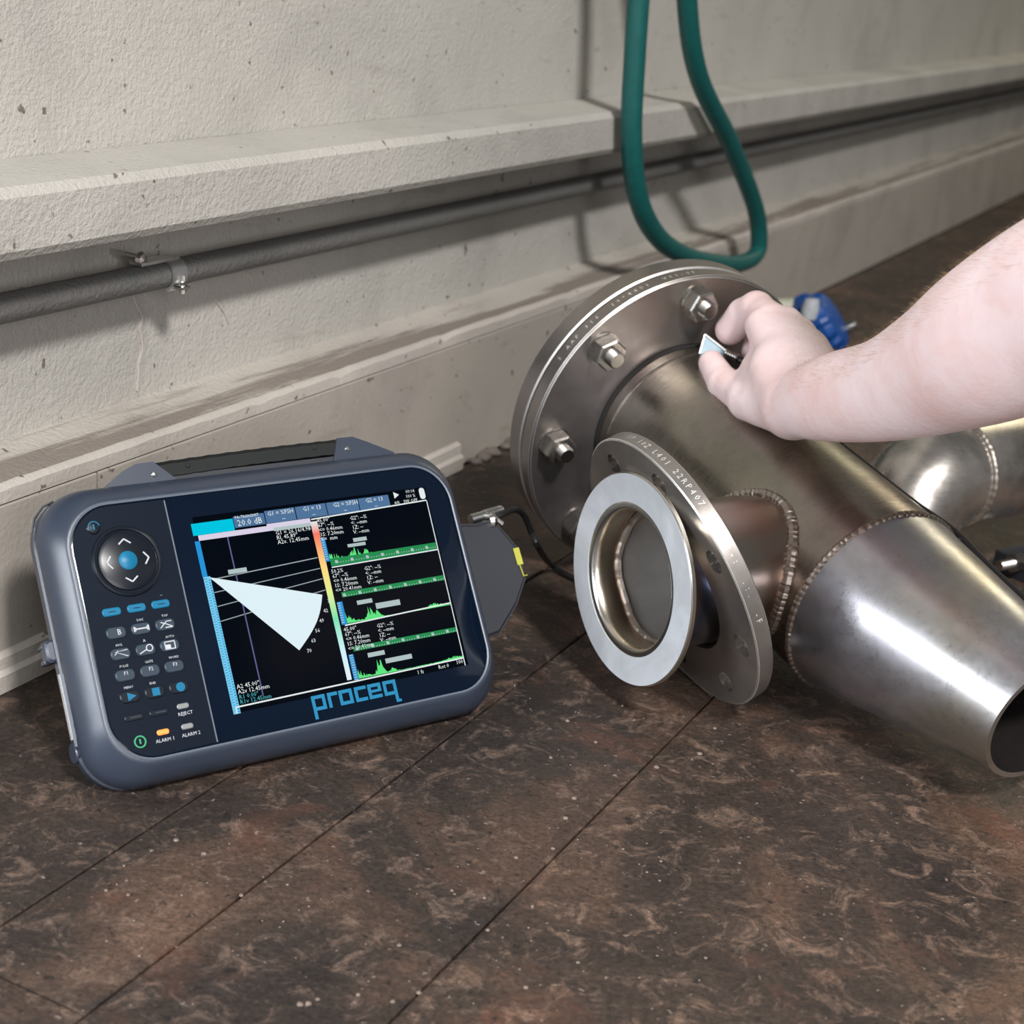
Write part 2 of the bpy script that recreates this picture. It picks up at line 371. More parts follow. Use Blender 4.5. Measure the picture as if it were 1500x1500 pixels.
cuts = [[-1.5, 0.2, 1.9, 3.6, 5.4, 8.0], [-1.5, 0.55, 2.5, 4.4, 8.0], [-1.5, 0.1, 1.83, 3.4, 5.1, 8], [-1.5, 0.3, None, 2.7, 4.6, 8],
        [-1.5, 0.62, 2.05, 3.9, 8], [-1.5, 0.2, 1.7, 3.2, 8], [-1.5, 0.8, 2.4, 4.2, 8], [-1.5, 1.2, 3.0, 5.0, 8]]
for i in range(len(perps) - 1):
    p1, p0 = perps[i], perps[i + 1]; c = cuts[i]
    for j in range(len(c) - 1):
        a_lo = c[j] if c[j] is not None else None; a_hi = c[j + 1]
        lo0 = lo1 = a_lo; hi0 = hi1 = a_hi
        if i == 2:      # the row with the slanting joint
            if c[j] == 0.1: hi0, hi1 = 1.11, 1.217
            if c[j] == 1.83: pass
        if i == 2 and c[j] == 0.1:
            plate([A((p0, lo0)), A((p1, lo1)), A((p1, hi1)), A((p0, hi0))])
            plate([A((p0, 1.11)), A((p1, 1.217)), A((p1, 1.83)), A((p0, 1.83))], 0.0004); continue
        if i == 3 and (c[j] is None): continue
        if i == 3 and a_hi is None: hi0 = hi1 = 2.7
        plate([A((p0, lo0)), A((p1, lo1)), A((p1, hi1)), A((p0, hi0))])
# the wall: plinth panels, edge strip, sloping ledge, upper plaster
A0, A1 = 0.52, 7.5
wall = obj('wall_left', bar(MB(), A0, A1, [(0.815, 0.10), (0.815, 2.7), (0.95, 2.7), (0.95, 0.10)]), M_WALL, kind='structure', smooth=False)
pc = [A0, 0.8992, 2.32, 3.6, 5.0, A1]
for k in range(len(pc) - 1):
    g0 = 0.0009
    obj('wall_panel', bar(MB(), pc[k] + g0, pc[k + 1] - g0, [(OFF, 0.0), (OFF, 0.1345), (OFF + 0.0008, 0.1358), (0.81, 0.1358), (0.81, 0.0)]), M_PANEL, wall, smooth=False)
# chipped edge strip and ledge top
def strip():
    n = 260; rs = []
    for i in range(n):
        a = A0 + (A1 - A0) * (i / (n - 1)) ** 1.6
        ch = 0.0016 * rng.rand() + (0.003 if rng.rand() < 0.06 else 0)
        rs.append([wp(a, *p) for p in [(OFF - 0.0002, 0.1372), (OFF - 0.0004 + ch * 0.5, 0.1475 - ch), (OFF + 0.0022 + ch, 0.1495 - ch * 0.3), (OFF + 0.009, 0.1500), (0.814, 0.1500), (0.814, 0.1372)]])
    return MB().rings(rs)
obj('trim_1', strip(), M_EDGE, kind='structure')
def ledge():
    n = 200; rs = []
    for i in range(n):
        a = A0 + (A1 - A0) * (i / (n - 1)) ** 1.6; w = 0.0015 * rng.rand()
        rs.append([wp(a, *p) for p in [(OFF + 0.006 + w, 0.1500), (OFF + 0.009 + w, 0.1512), (OFF + 0.030, 0.1550), (0.808, 0.1575), (0.8155, 0.1605), (0.820, 0.1500)]])
    return MB().rings(rs)
obj('trim_2', ledge(), M_LEDGE, kind='structure')
def base():
    n = 60; rs = []
    for i in range(n):
        a = A0 + (1.462 - A0) * i / (n - 1); w = 0.0008 * rng.rand(); t = 0.0275 * 1 + 0.002 * (a - 0.8)
        rs.append([wp(a, *p) for p in [(OFF - 0.010, 0.0005), (OFF - 0.0105, 0.014), (OFF - 0.006 - w, 0.0165), (OFF - 0.0055 - w, t - 0.0025), (OFF - 0.002, t), (OFF + 0.0005, t), (OFF + 0.0005, 0.0005)]])
    return MB().rings(rs)
obj('baseboard_left', base(), M_EDGE, kind='structure', angle=20)
# cream sill rail above the conduit (its shade falls on the wall below it)
obj('trim_3', bar(MB(), A0, A1, [(0.742, 0.312), (0.738, 0.318), (0.738, 0.352), (0.744, 0.358), (0.814, 0.360), (0.814, 0.312)]), M_WALL, kind='structure', smooth=False)
# filled cracks standing proud of the plaster
def wall_pt(px, py, perp=0.8145): return on_plane(px, py, WN * perp, WN)
for pts in (((194, 432), (200, 448), (208, 465), (204, 480), (207, 497), (208, 512), (203, 530), (202, 552), (200, 572)), ((316, 440), (324, 450), (330, 460), (335, 473)), ((360, 398), (366, 403), (369, 410))):
    P = catmull([wall_pt(*p) for p in pts], 4)
    obj('crack_filler', MB().tube(P, [0.0010 + 0.0005 * rng.rand() for _ in P], 6), M_EDGE, wall)
# far end and outer walls of the workshop bay
obj('wall_back', MB().box(wp(7.6, -1.2, 1.3), (0.08, 2.3, 1.45), WDIR, WN), M_WALL, kind='structure', smooth=False)
# broken plaster where the skirting stops
def blob(mb, c, r, sq=(1, 1, 0.6), seed=0):
    r0 = np.random.RandomState(seed); bm = bmesh.new(); bmesh.ops.create_icosphere(bm, subdivisions=2, radius=1)
    vs = [np.array(v.co) * (1 + 0.22 * (r0.rand() - 0.5)) * r * np.array(sq) + c for v in bm.verts]; fs = [tuple(v.index for v in f.verts) for f in bm.faces]; bm.free(); return mb.add(vs, fs)
mb = MB()
for k in range(34):
    a = 1.475 + 0.24 * rng.rand(); blob(mb, wp(a, OFF - 0.004 - 0.016 * rng.rand() ** 2, 0.003), 0.003 + 0.006 * rng.rand() ** 2, seed=k)
o = obj('plaster_rubble', mb, M_RUBBLE, smooth=False); o['label'] = 'dark crumbled plaster rubble at the foot of the wall behind the big flange'; o['category'] = 'rubble'; o['kind'] = 'stuff'
mb = MB()
for k in range(150):
    x, y = 150 + 900 * rng.rand(), 980 + 500 * rng.rand()
    if x < 740 and y < 1200: continue
    p = on_plane(x, y, np.zeros(3), np.array([0, 0, 1.]))
    blob(mb, p + np.array([0, 0, 0.0004]), 0.0006 + 0.0014 * rng.rand() ** 3, (1, 1, 0.5), k)
o = obj('floor_grit', mb, M_STONE, smooth=False); o['label'] = 'tiny grit and crumbs scattered over the brown floor plates'; o['category'] = 'grit'; o['kind'] = 'stuff'

# ------------------------------------------------------------------ conduit on the wall
CP = (0.789, 0.2655); CRAD = 0.0106
t = thing('wall_conduit', 'thin grey painted conduit pipe running along the wall above the ledge', 'pipe', Matrix.Translation(Vector(wp(0.8, *CP))))
O0 = wp(0.8, *CP)
n = 60
P = [wp(A0 + (A1 - A0) * i / (n - 1), CP[0], CP[1]) - O0 for i in range(n)]
obj('tube', MB().tube(P, CRAD, 20), M_CONDUIT, t)
ca = 1.005
mb = MB()
arc = []
for k in range(29):
    th = math.radians(-62 + k * 11.2); arc.append((th, CRAD + 0.0022))
for half in (0,):
    rs = []
    for th, r in arc:
        d = -WN * math.cos(th) + np.array([0, 0, 1]) * math.sin(th)
        rs.append([wp(ca + s, *CP) - O0 + d * rr for s, rr in ((-0.008, CRAD + 0.0010), (-0.008, r + 0.0010), (0.008, r + 0.0010), (0.008, CRAD + 0.0010))])
    mb.rings(rs)
cl = obj('pipe_clamp', mb, M_ZINC, t, label='bright metal clamp band')
mb = MB(); mb.box(wp(ca, CP[0] - CRAD - 0.003, CP[1] - 0.005) - O0, (0.007, 0.004, 0.0012), WDIR, WN, (0, 0, 1), 0.0005); mb.box(wp(ca, CP[0] - CRAD - 0.003, CP[1] - 0.0085) - O0, (0.006, 0.004, 0.001), WDIR, WN)
mb.cyl(wp(ca, CP[0] - CRAD - 0.004, CP[1] + 0.001) - O0, wp(ca, CP[0] - CRAD - 0.004, CP[1] - 0.013) - O0, 0.0022, seg=10)
obj('clamp_screw', mb, M_CHROME, cl)
mb = MB(); mb.cyl(wp(ca - 0.035, CP[0], CP[1] + 0.017) - O0, wp(ca - 0.035, 0.815, CP[1] + 0.017) - O0, 0.0025, seg=10)
mb.box(wp(ca - 0.018, CP[0] - 0.002, CP[1] + 0.013) - O0, (0.022, 0.006, 0.0012), WDIR, WN)
mb.lathe([(0.0, -0.004), (0.0045, -0.003), (0.006, 0), (0.0045, 0.002), (0, 0.003)], 12, (wp(ca - 0.037, CP[0] - 0.004, CP[1] + 0.0165) - O0, WDIR, np.array([0, 0, 1.]), WN), closed=False)
obj('clamp_bracket', mb, M_CHROME, t)

# ------------------------------------------------------------------ main pipe assembly
def dirv(az, ti): return np.array([math.sin(az) * math.cos(ti), math.cos(az) * math.cos(ti), math.sin(ti)])
PN = dirv(2.61032494, -0.18011662); PC = np.array([0.13358904, 1.40041248, 0.1405])
PA = np.cross([0, 0, 1.], PN); PA /= np.linalg.norm(PA); PB = np.cross(PN, PA)
assy = thing('steel_pipe_assembly', 'large stainless steel flanged tee pipe with cone end lying on the floor', 'pipe', frame4(PC, PA, PB, PN))
R, LS = 0.078, 0.290
# branch direction in local (a, b, n) coordinates
PHI, SB, BL = 3.14012612, 0.22216, 0.17850
bm_dir = np.array([math.cos(PHI), math.sin(PHI), 0.0]); bx = np.array([0, 0, 1.0]); by = np.cross(bm_dir, bx)
BF = (np.array([0, 0, SB]) + bm_dir * BL, bx, by, bm_dir)       # frame of the branch face
# run pipe with a bore for the branch
nn = 80
main = MB().lathe([(R, -0.020), (R, LS), (R - 0.004, LS), (R - 0.004, -0.020)], 128).mesh('run_pipe')
cut = MB().cyl(np.array([0, 0, SB]), np.array([0, 0, SB]) + bm_dir * 0.1, 0.0498, seg=64)
main = boolean_cut(main, cut)
main.materials.append(M_STEEL); main.materials.append(M_INSIDE)
for p in main.polygons:
    c_ = p.center
    if math.hypot(c_.x, c_.y) < R - 0.0025: p.material_index = 1
obj('run_pipe', main, None, assy)
# front and rear plates of the bolted flange pair
def flange_prof(ro, ri, z0, z1, ch=0.0012): return [(ri, z0), (ro - ch, z0), (ro, z0 + ch), (ro, z1 - ch), (ro - ch, z1), (ri, z1)]
FRO = 0.1425
fp = obj('front_flange_plate', MB().lathe(flange_prof(FRO, 0.0800, -0.0163, 0.0), 160), M_FLANGE, assy)
obj('rear_flange_plate', MB().lathe([(0.0, -0.0376), (FRO - 0.0012, -0.0376), (FRO, -0.0364), (FRO, -0.0197), (FRO - 0.0012, -0.0185), (0.0, -0.0185)], 160, closed=False), M_FLANGE, assy)
obj('edge_chamfer', MB().lathe([(FRO - 0.0016, 0.0003), (FRO + 0.0002, -0.0014), (FRO - 0.0006, -0.0012)], 160), M_EDGESTEEL, fp, label='bright machined edge')
obj('edge_chamfer', MB().lathe([(FRO - 0.0013, -0.0183), (FRO + 0.0002, -0.0195), (FRO - 0.0006, -0.0198)], 160), M_EDGESTEEL, assy, label='bright machined edge')
obj('gasket', MB().lathe([(0.09, -0.0187), (0.128, -0.0187), (0.128, -0.0161), (0.09, -0.0161)], 96), M_CABLE, assy)
obj('stub_collar', MB().lathe([(0.0782, -0.016), (0.0792, -0.016), (0.0792, 0.001), (0.0786, 0.004), (0.0782, 0.004)], 96), M_DARKGAP, assy)
def bead(name, pts, rad, parent, per=0.0045, seg=8, mat=None, amp=0.28):
    P = [np.array(p) for p in pts]; L = 0; rr = []; ph = 0.0; lum = 1.0
    for i, p in enumerate(P):
        if i: ph += np.linalg.norm(p - P[i - 1]) / per / lum
        if ph >= 1: ph -= 1; lum = 0.7 + 0.7 * rng.rand()
        rr.append(rad * (0.85 + 0.12 * lum + amp * (math.sin(PI * ph) ** 0.6 - 0.6) + 0.12 * (rng.rand() - 0.5)))
    return obj(name, MB().tube(P[:-1], rr[:-1], seg, close=True), mat or M_WELD, parent)
def circ(r, z, n=300, o=np.zeros(3)): return [np.array([r * math.cos(2 * PI * k / n), r * math.sin(2 * PI * k / n), z]) + o for k in range(n + 1)]
bead('weld_seam', circ(R - 0.0005, 0.0155, 260), 0.0016, assy, 0.008, amp=0.15, mat=M_STEEL)
bead('weld_seam', circ(R - 0.0008, LS, 480), 0.0029, assy, 0.0052, amp=0.30)
# saddle weld around the branch root
RB = 0.0540; P = []
for k in range(421):
    th = 2 * PI * k / 420; zz = RB * math.cos(th); yy = RB * math.sin(th); h = math.sqrt(R * R - yy * yy)
    P.append(np.array([0, 0, SB + zz]) + by * yy + bm_dir * (h + 0.0005))
bead('saddle_weld', P, 0.0044, assy, 0.0050, amp=0.18)
# branch stub with lapped collar
RI = 0.0500
prof = [(RI, -0.118), (RI, -0.0245), (RI, -0.0240), (RI, -0.0085)] + [(RI + 0.0045 * (1 - math.cos(t)), -0.0085 + 0.0085 * math.sin(t)) for t in np.linspace(0.2, PI / 2, 7)] + \
       [(0.0560, 0.0), (0.0782, 0.0), (0.0790, -0.0008), (0.0790, -0.0036), (0.0782, -0.0042), (0.0590, -0.0042), (0.0555, -0.006), (0.0540, -0.010), (0.0540, -0.118)]
# let the stub root follow the run pipe: long stub, trimmed by the run pipe's inside
st = MB().lathe(prof, 128, BF).mesh('branch_stub')
st.materials.append(None); st.materials.append(M_INSIDE)
for p in st.polygons:
    c_ = np.array(p.center) - BF[0]; dd = c_ @ BF[3]; rr0 = np.linalg.norm(c_ - BF[3] * dd)
    if rr0 < 0.0505 and dd < -0.024: p.material_index = 1
stub = obj('branch_stub', st, None, assy)
def stub_mat():
    m, nt, b = nt_new('steel_branch_tinted'); b.inputs['Metallic'].default_value = 1.0
    tc = nt.nodes.new('ShaderNodeTexCoord'); sx = nt.nodes.new('ShaderNodeSeparateXYZ'); nt.links.new(tc.outputs['Object'], sx.inputs[0])
    mr = N(nt, 'ShaderNodeMapRange'); mr.inputs['From Min'].default_value = -BL; mr.inputs['From Max'].default_value = -0.06
    nt.links.new(sx.outputs['X'], mr.inputs['Value'])
    wob = noise(nt, tc.outputs['Object'], 30, 3); ad = N(nt, 'ShaderNodeMath', operation='MULTIPLY_ADD'); ad.inputs[1].default_value = 0.10; nt.links.new(wob, ad.inputs[0]); nt.links.new(mr.outputs[0], ad.inputs[2])
    c = ramp(nt, ad.outputs[0], [(0.03, (0.62, 0.62, 0.60)), (0.13, (0.70, 0.60, 0.45)), (0.22, (0.42, 0.30, 0.24)), (0.30, (0.20, 0.25, 0.42)), (0.38, (0.40, 0.40, 0.42)), (0.60, (0.42, 0.39, 0.34)), (0.85, (0.45, 0.33, 0.27)), (1.0, (0.42, 0.36, 0.30))])
    nt.links.new(c, b.inputs['Base Color']); b.inputs['Roughness'].default_value = 0.27
    bump(nt, b, noise(nt, coords(nt, (8, 8, 30)), 12, 5), 0.1, 0.0006); return m
M_STUB = stub_mat(); st.materials[0] = M_STUB
obj('lap_face', MB().lathe([(0.0572, 0.0001), (0.0780, 0.0001), (0.0780, 0.0005), (0.0572, 0.0005)], 128, BF), M_LAP, assy, label='pale matt flat ring face of the branch')
bp = [BF[0] + (math.cos(2 * PI * k / 240) * BF[1] + math.sin(2 * PI * k / 240) * BF[2]) * (RI - 0.0006) + BF[3] * (-0.0235 - 0.0012 * math.sin(5 * 2 * PI * k / 240)) for k in range(241)]
bead('inner_weld', bp, 0.0031, assy, 0.013, amp=0.22)
# eccentric reducer
view = CC - (PC + PN * 0.38); kdir = np.cross(PN, view); kdir /= np.linalg.norm(kdir)
if kdir[2] < 0: kdir = -kdir
KL = np.array([kdir @ PA, kdir @ PB, 0.0]); KL /= np.linalg.norm(KL)
ZE = 0.458
def red_ring(z, dr=0.0, seg=128):
    s = (z - LS) / (ZE - LS); r = R + (0.0485 - R) * s + dr; off = 0.0165 * s
    return [KL * off + np.array([r * math.cos(2 * PI * k / seg), r * math.sin(2 * PI * k / seg), z]) for k in range(seg)]
zs = np.linspace(LS, ZE, 14)
mb = MB(); mb.rings([red_ring(z) for z in zs] + [red_ring(z, -0.004) for z in zs[::-1]], close=True)
rm = mb.mesh('eccentric_reducer'); rm.materials.append(M_STEEL_CONE); rm.materials.append(plain('steel_inside_shade', (0.014, 0.012, 0.011), 0.85, 0.0, spec=0.15))  # inner faces coloured near black to paint the shade inside the cone
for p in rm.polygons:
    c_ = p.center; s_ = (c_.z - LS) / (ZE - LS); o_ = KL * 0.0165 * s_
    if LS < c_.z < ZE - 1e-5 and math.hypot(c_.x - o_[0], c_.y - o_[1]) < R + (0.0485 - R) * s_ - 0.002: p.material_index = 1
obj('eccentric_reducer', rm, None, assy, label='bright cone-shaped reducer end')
mb = MB().lathe([(0.0, 0.300), (0.074, 0.300), (0.074, 0.301), (0, 0.301)], 48, closed=False)
# bolts
PH = 3.21682393
proto = None
def hexring(r, z, rot=0): return [np.array([r * math.cos(rot + PI / 3 * k), r * math.sin(rot + PI / 3 * k), z]) for k in range(6)]
def bolt_at(th, rot):
    global proto
    loc = (0.120 * math.cos(th), 0.120 * math.sin(th), 0)
    if proto is None:
        mb = MB(); prof = [(0.0, 0.0240), (0.0062, 0.0240), (0.0075, 0.0229)]
        z = 0.0229
        while z > 0.0155: prof += [(0.0069, z - 0.0006), (0.0076, z - 0.0012)]; z -= 0.0012
        prof += [(0.0078, -0.0376), (0.0, -0.0376)]
        mb.lathe(prof, 28, closed=False)
        mb.rings([hexring(0.0145, -0.0376), hexring(0.0150, -0.0390), hexring(0.0150, -0.0475), hexring(0.0135, -0.0490)])
        b = obj('bolt', mb, M_THREAD, assy)
        mb = MB(); ro = 0.0145
        out = [hexring(ro * 0.94, 0.0008), hexring(ro, 0.0022), hexring(ro, 0.0140), hexring(ro * 0.90, 0.0155), hexring(ro * 0.60, 0.0155)]
        mb.rings(out, cap1=True)
        nut = obj('nut', mb, M_BOLT, b, angle=15)
        wsh = obj('washer', MB().lathe([(0.009, 0), (0.0152, 0), (0.0152, 0.0012), (0.009, 0.0012)], 32), M_BOLT, b)
        proto = (b, [nut, wsh])
    else:
        b = proto[0].copy(); COL.objects.link(b)
        for ch in proto[1]:
            c2 = ch.copy(); COL.objects.link(c2); c2.parent = b
    b.location = loc; b.rotation_euler = (0, 0, rot)
for k in range(8): bolt_at(PH - k * PI / 4, [0.25, 0.4, 0.15, 0.7, 0.3, 0.9, 0.5, 0.1][k])
# stamped marks on the rims
def rim_text(txt, Rr, th0, dth, zc, size, parent, mat, sgn=-1):
    mb = MB()
    for i, ch in enumerate(txt):
        if ch == ' ': continue
        th = th0 + sgn * dth * i; rad = np.array([math.cos(th), math.sin(th), 0.0]); tan = np.array([-math.sin(th), math.cos(th), 0.0]) * sgn
        fr = (rad * (Rr + 0.00015) + np.array([0, 0, zc]), tan, np.cross(rad, tan), rad); tb = text_mb(ch, size, fr); mb.add(tb.v, tb.f)
    return obj('stamped_marks', mb, mat, parent, smooth=False)
rim_text('5 AAP 316  10*4401  V01-0P', FRO, math.radians(152), 0.040, -0.0085, 0.0042, fp, M_STAMP)

# loose flange
LN = dirv(4.21959132, -0.41401537); LC = np.array([0.12112469, 1.14124649, 0.1016])
LA = np.cross([0, 0, 1.], LN); LA /= np.linalg.norm(LA); LB = np.cross(LN, LA)
lf = thing('loose_flange', 'loose eight-hole steel backing flange leaning on the branch pipe behind the pale ring', 'flange', frame4(LC, LA, LB, LN))
TH = 0.0130
me = MB().lathe(flange_prof(0.110, 0.0632, -TH, 0.0, 0.0008), 160).mesh('flange_disc')
cut = MB()
for k in range(8):
    th = 2.09348693 - k * PI / 4; c = np.array([0.090 * math.cos(th), 0.090 * math.sin(th), 0]); cut.cyl(c + (0, 0, -0.03), c + (0, 0, 0.02), 0.0092, seg=32)
me = boolean_cut(me, cut)
disc = obj('flange_disc', me, M_FLANGE2, lf)
for k in range(8):
    th = 2.09348693 - k * PI / 4; c = np.array([0.090 * math.cos(th), 0.090 * math.sin(th), 0])
    obj('bolt_hole', MB().lathe([(0.0092, -TH), (0.0092, 0.0001), (0.0089, 0.0001), (0.0089, -TH)], 32, (c, np.array([1., 0, 0]), np.array([0, 1., 0]), np.array([0, 0, 1.]))), M_BOLT, lf, label='bright drilled bore')
obj('rim_edge', MB().lathe([(0.1089, 0.0002), (0.1102, -0.0009), (0.1095, -0.0008)], 160), M_EDGESTEEL, disc, label='bright machined edge')
rim_text('SP 10Z L401 22RP407  ..  :-:  .:.  -F', 0.110, math.radians(100), 0.047, -0.0065, 0.0048, disc, M_STAMP)

# ------------------------------------------------------------------ far stainless elbow pipe on the right
def floor_h(px, py, z): return on_plane(px, py, np.array([0, 0, z]), np.array([0, 0, 1.]))
EZ = 0.105
E0 = floor_h(1394, 692, EZ); E1 = floor_h(1560, 668, EZ)
ed = (E1 - E0) / np.linalg.norm(E1 - E0); es = np.array([-ed[1], ed[0], 0.0])
es = np.array([0, 0, -1.0])
dep = (E0 - CC) @ CR[2]; ER = 80 * dep / F_PX
elb = thing('elbow_pipe', 'bright stainless elbow pipe lying behind the tee on the right', 'pipe', Matrix.Translation(Vector(E0)))
obj('straight_pipe', MB().tube([np.zeros(3), ed * 1.6], ER, 64), M_BGPIPE, elb)
BR = ER * 1.2; pts = []
for k in range(25):
    th = PI / 2 * k / 24; pts.append(es * BR * (1 - math.cos(th)) - ed * BR * math.sin(th))
obj('elbow', MB().tube(pts, ER, 64), M_BGPIPE, elb)
obj('straight_pipe', MB().tube([pts[-1], pts[-1] + es * max(0.005, (EZ - BR) - 0.001)], ER, 64), M_BGPIPE, elb)
def ringpts(c, d, r, n=200):
    u = np.cross(d, [0.3, 0.9, 0.3]); u /= np.linalg.norm(u); w = np.cross(d, u); return [c + r * (math.cos(2 * PI * k / n) * u + math.sin(2 * PI * k / n) * w) for k in range(n + 1)]
bead('weld_seam', ringpts(np.zeros(3), ed, ER), 0.0030, elb, 0.006)
bead('weld_seam', ringpts(pts[-1], es, ER), 0.0022, elb, 0.006)
# stud with nut in the dark behind the cone
sc = floor_h(1462, 829, 0.018); sd = ed
stud = thing('threaded_stud', 'short steel stud with a nut in the dark gap behind the cone', 'bolt', Matrix.Translation(Vector(sc)))
mb = MB(); prof = [(0, 0)]; z = 0
while z < 0.022: prof += [(0.0052, z + 0.0006), (0.0047, z + 0.0012)]; z += 0.0014
prof += [(0.0052, 0.06), (0, 0.06)]
sf = (np.zeros(3), np.array([0, 0, 1.]), np.cross(sd, [0, 0, 1.]), sd)
mb.lathe(prof, 20, sf, closed=False); obj('stud_shank', mb, M_THREAD, stud)
mb = MB(); mb.rings([[sf[1] * p[0] + sf[2] * p[1] + sd * z for p in [(0.0095 * math.cos(PI / 3 * k), 0.0095 * math.sin(PI / 3 * k)) for k in range(6)]] for z in (0.020, 0.032)]); obj('stud_nut', mb, M_THREAD, stud)
mb = MB().box(sd * 0.05 + np.array([0, 0, -0.008]), (0.02, 0.03, 0.010), sd, sf[2], (0, 0, 1), 0.001); obj('bracket', mb, M_SHELL2, stud)

# ------------------------------------------------------------------ blue valve, hose
vb = floor_h(1198, 498, 0.03)
vz = np.array([0.75, -0.25, 0.62]); vz /= np.linalg.norm(vz)
valve = thing('blue_valve_knob', 'ribbed blue plastic valve knob with white cap on the dark floor behind the hand', 'valve', Matrix.Translation(Vector((vb[0], vb[1], 0))))
vx = np.cross(vz, [0, 0, 1.]); vx /= np.linalg.norm(vx); vy = np.cross(vz, vx)
vo = np.array([0, 0, 0.050])
mb = MB(); rs = []
for z, r in ((-0.026, 0.030), (-0.020, 0.038), (0.014, 0.042), (0.024, 0.038), (0.028, 0.024)):
    rs.append([vo + vz * z + (math.cos(2 * PI * k / 48) * vx + math.sin(2 * PI * k / 48) * vy) * r * (1 + 0.05 * (1 if (k // 2) % 2 else -1)) for k in range(48)])
mb.rings(rs); kn = obj('grip_wheel', mb, M_BPLASTIC, valve, angle=20)
v1 = at(1172, 449, (vb - CC) @ CR[2] * 1.02) - np.array([vb[0], vb[1], 0]); v0 = at(1112, 451, (vb - CC) @ CR[2] * 1.02) - np.array([vb[0], vb[1], 0])
obj('valve_neck', MB().tube(catmull([v1 + (v1 - v0) * 0.1, v1 * 0.5 + vo * 0.5, vo], 6), [0.021] * 12 + [0.022], 20), M_BPLASTIC, valve)
obj('pale_spout', MB().cyl(v0, v1 + (v1 - v0) * 0.05, 0.0125, seg=20), M_PALE, valve, label='pale greenish pipe stub')
vc = at(1188, 448, (vb - CC) @ CR[2] * 0.98) - np.array([vb[0], vb[1], 0])
obj('white_cap', MB().lathe([(0, 0.012), (0.010, 0.010), (0.0125, 0), (0.0125, -0.02), (0, -0.02)], 24, (vc, vx, np.cross([0, 0.25, .97], vx), np.array([0, -0.25, 0.97])), closed=False), M_WHITE, valve)
ve = at(1246, 478, (vb - CC) @ CR[2]) - np.array([vb[0], vb[1], 0])
obj('metal_tip', MB().lathe([(0, 0.010), (0.007, 0.009), (0.008, 0), (0.008, -0.02), (0, -0.02)], 20, (ve, vx, vy, vz), closed=False), M_THREAD, valve)
def hw(px, py, pr=0.715): return on_plane(px, py, WN * pr, WN)
hp = [hw(950, -700), hw(945, -350), hw(938, -60), hw(930, 80), hw(925, 200), hw(935, 290), hw(962, 345), hw(1000, 373), hw(1045, 385), hw(1083, 386), hw(1106, 374), hw(1112, 350), hw(1105, 300), hw(1070, 210), hw(1020, 100), hw(1002, -60), hw(985, -350), hw(980, -700)]
ho = obj('hanging_hose', MB().tube(catmull(hp, 8), 0.0120, 16), M_TEAL); ho['label'] = 'teal green rubber hose hanging in a loop before the wall above the big flange'; ho['category'] = 'hose'

# ------------------------------------------------------------------ the flaw detector
K = 1.045 / 1000
DU = np.array([0.79885922, 0.60151803, 0.0]); DV = np.array([-0.33745495, 0.44816445, 0.82781204]); DN = np.cross(DU, DV)
DC = np.array([-0.116622, 1.0461495, 0.0965])
dev = thing('flaw_detector', 'grey handheld ultrasonic tester with lit colour screen leaning back on the floor', 'instrument', frame4(DC, DU, DV, DN) @ Matrix.Scale(K, 4))
X3 = np.eye(3); LF0 = (np.zeros(3), X3[0], X3[1], X3[2])        # local frame, millimetres: u right, v up, w out of the face
def L(u, v, w=0): return np.array([u, v, w], float)
def rrect(cx, cy, hx, hy, r, w, seg=10):
    pts = []
    for (sx, sy, a0) in ((1, 1, 0), (-1, 1, 90), (-1, -1, 180), (1, -1, 270)):
        for k in range(seg + 1):
            a = math.radians(a0 + 90 * k / seg); pts.append(L(cx + sx * (hx - r) + r * math.cos(a), cy + sy * (hy - r) + r * math.sin(a), w))
    return pts
BX, BY = -30.5, 0.5
mb = MB()
mb.rings([rrect(BX, BY, *p) for p in [(134, 76, 26, -1.5), (137.5, 80, 28, -0.6), (138.2, 80.7, 29, 0.9), (139.2, 81.6, 29.5, 1.0), (141, 84.0, 31, -0.6), (144, 88.0, 34, -4), (147, 92.0, 34.5, -9), (149.2, 94.0, 34, -15), (150.0, 94.6, 33, -21), (149.6, 94.0, 32, -24),
       (148.2, 92.4, 31, -25.2), (148.2, 92.4, 31, -27), (149.8, 94.0, 31, -28.2), (149.2, 93.5, 30, -36), (144, 88, 28, -43), (134, 78, 30, -46)]])
obj('shell', mb, M_SHELL, dev, angle=50)
obj('rear_housing', MB().rings([rrect(BX, BY, *p) for p in [(132, 76, 28, -44), (130, 73, 26, -60), (124, 68, 24, -66)]]), M_SHELL2, dev)
gl = obj('front_panel', MB().rings([rrect(BX, BY, 136.9, 79.4, 27.5, -1.8), rrect(BX, BY, 136.9, 79.4, 27.5, -0.2), rrect(BX, BY, 136.4, 78.9, 27.2, 0.0)]), M_GLASS, dev, label='glossy dark blue front panel')
# keypad side of the panel
kp = MB(); left = [p for p in rrect(BX, BY, 135.9, 78.4, 27, 0.0) if p[0] < -104]
left = sorted(left, key=lambda p: -math.atan2(p[1] - BY, p[0] - (-104))) 
poly = [(-102.4, -77.5), (-102.4, 78.5)] + [(p[0], p[1]) for p in rrect(BX, BY, 135.9, 78.4, 27, 0.0) if p[0] < -104]
kpo = obj('keypad', MB().prism(poly, 0.02, 0.35), M_KEYPAD, dev)
obj('divider_line', MB().box(L(-102.0, 0.3, 0.3), (0.45, 77.8, 0.25)), M_LINE, dev)
obj('panel_edge_line', MB().rings([rrect(BX, BY, 136.9, 79.4, 27.5, 0.9), rrect(BX, BY, 137.9, 80.4, 28.4, 1.25), rrect(BX, BY, 138.3, 80.8, 28.7, 1.0), rrect(BX, BY, 137.2, 79.7, 27.8, 0.5)], close=True), M_LINE, dev)
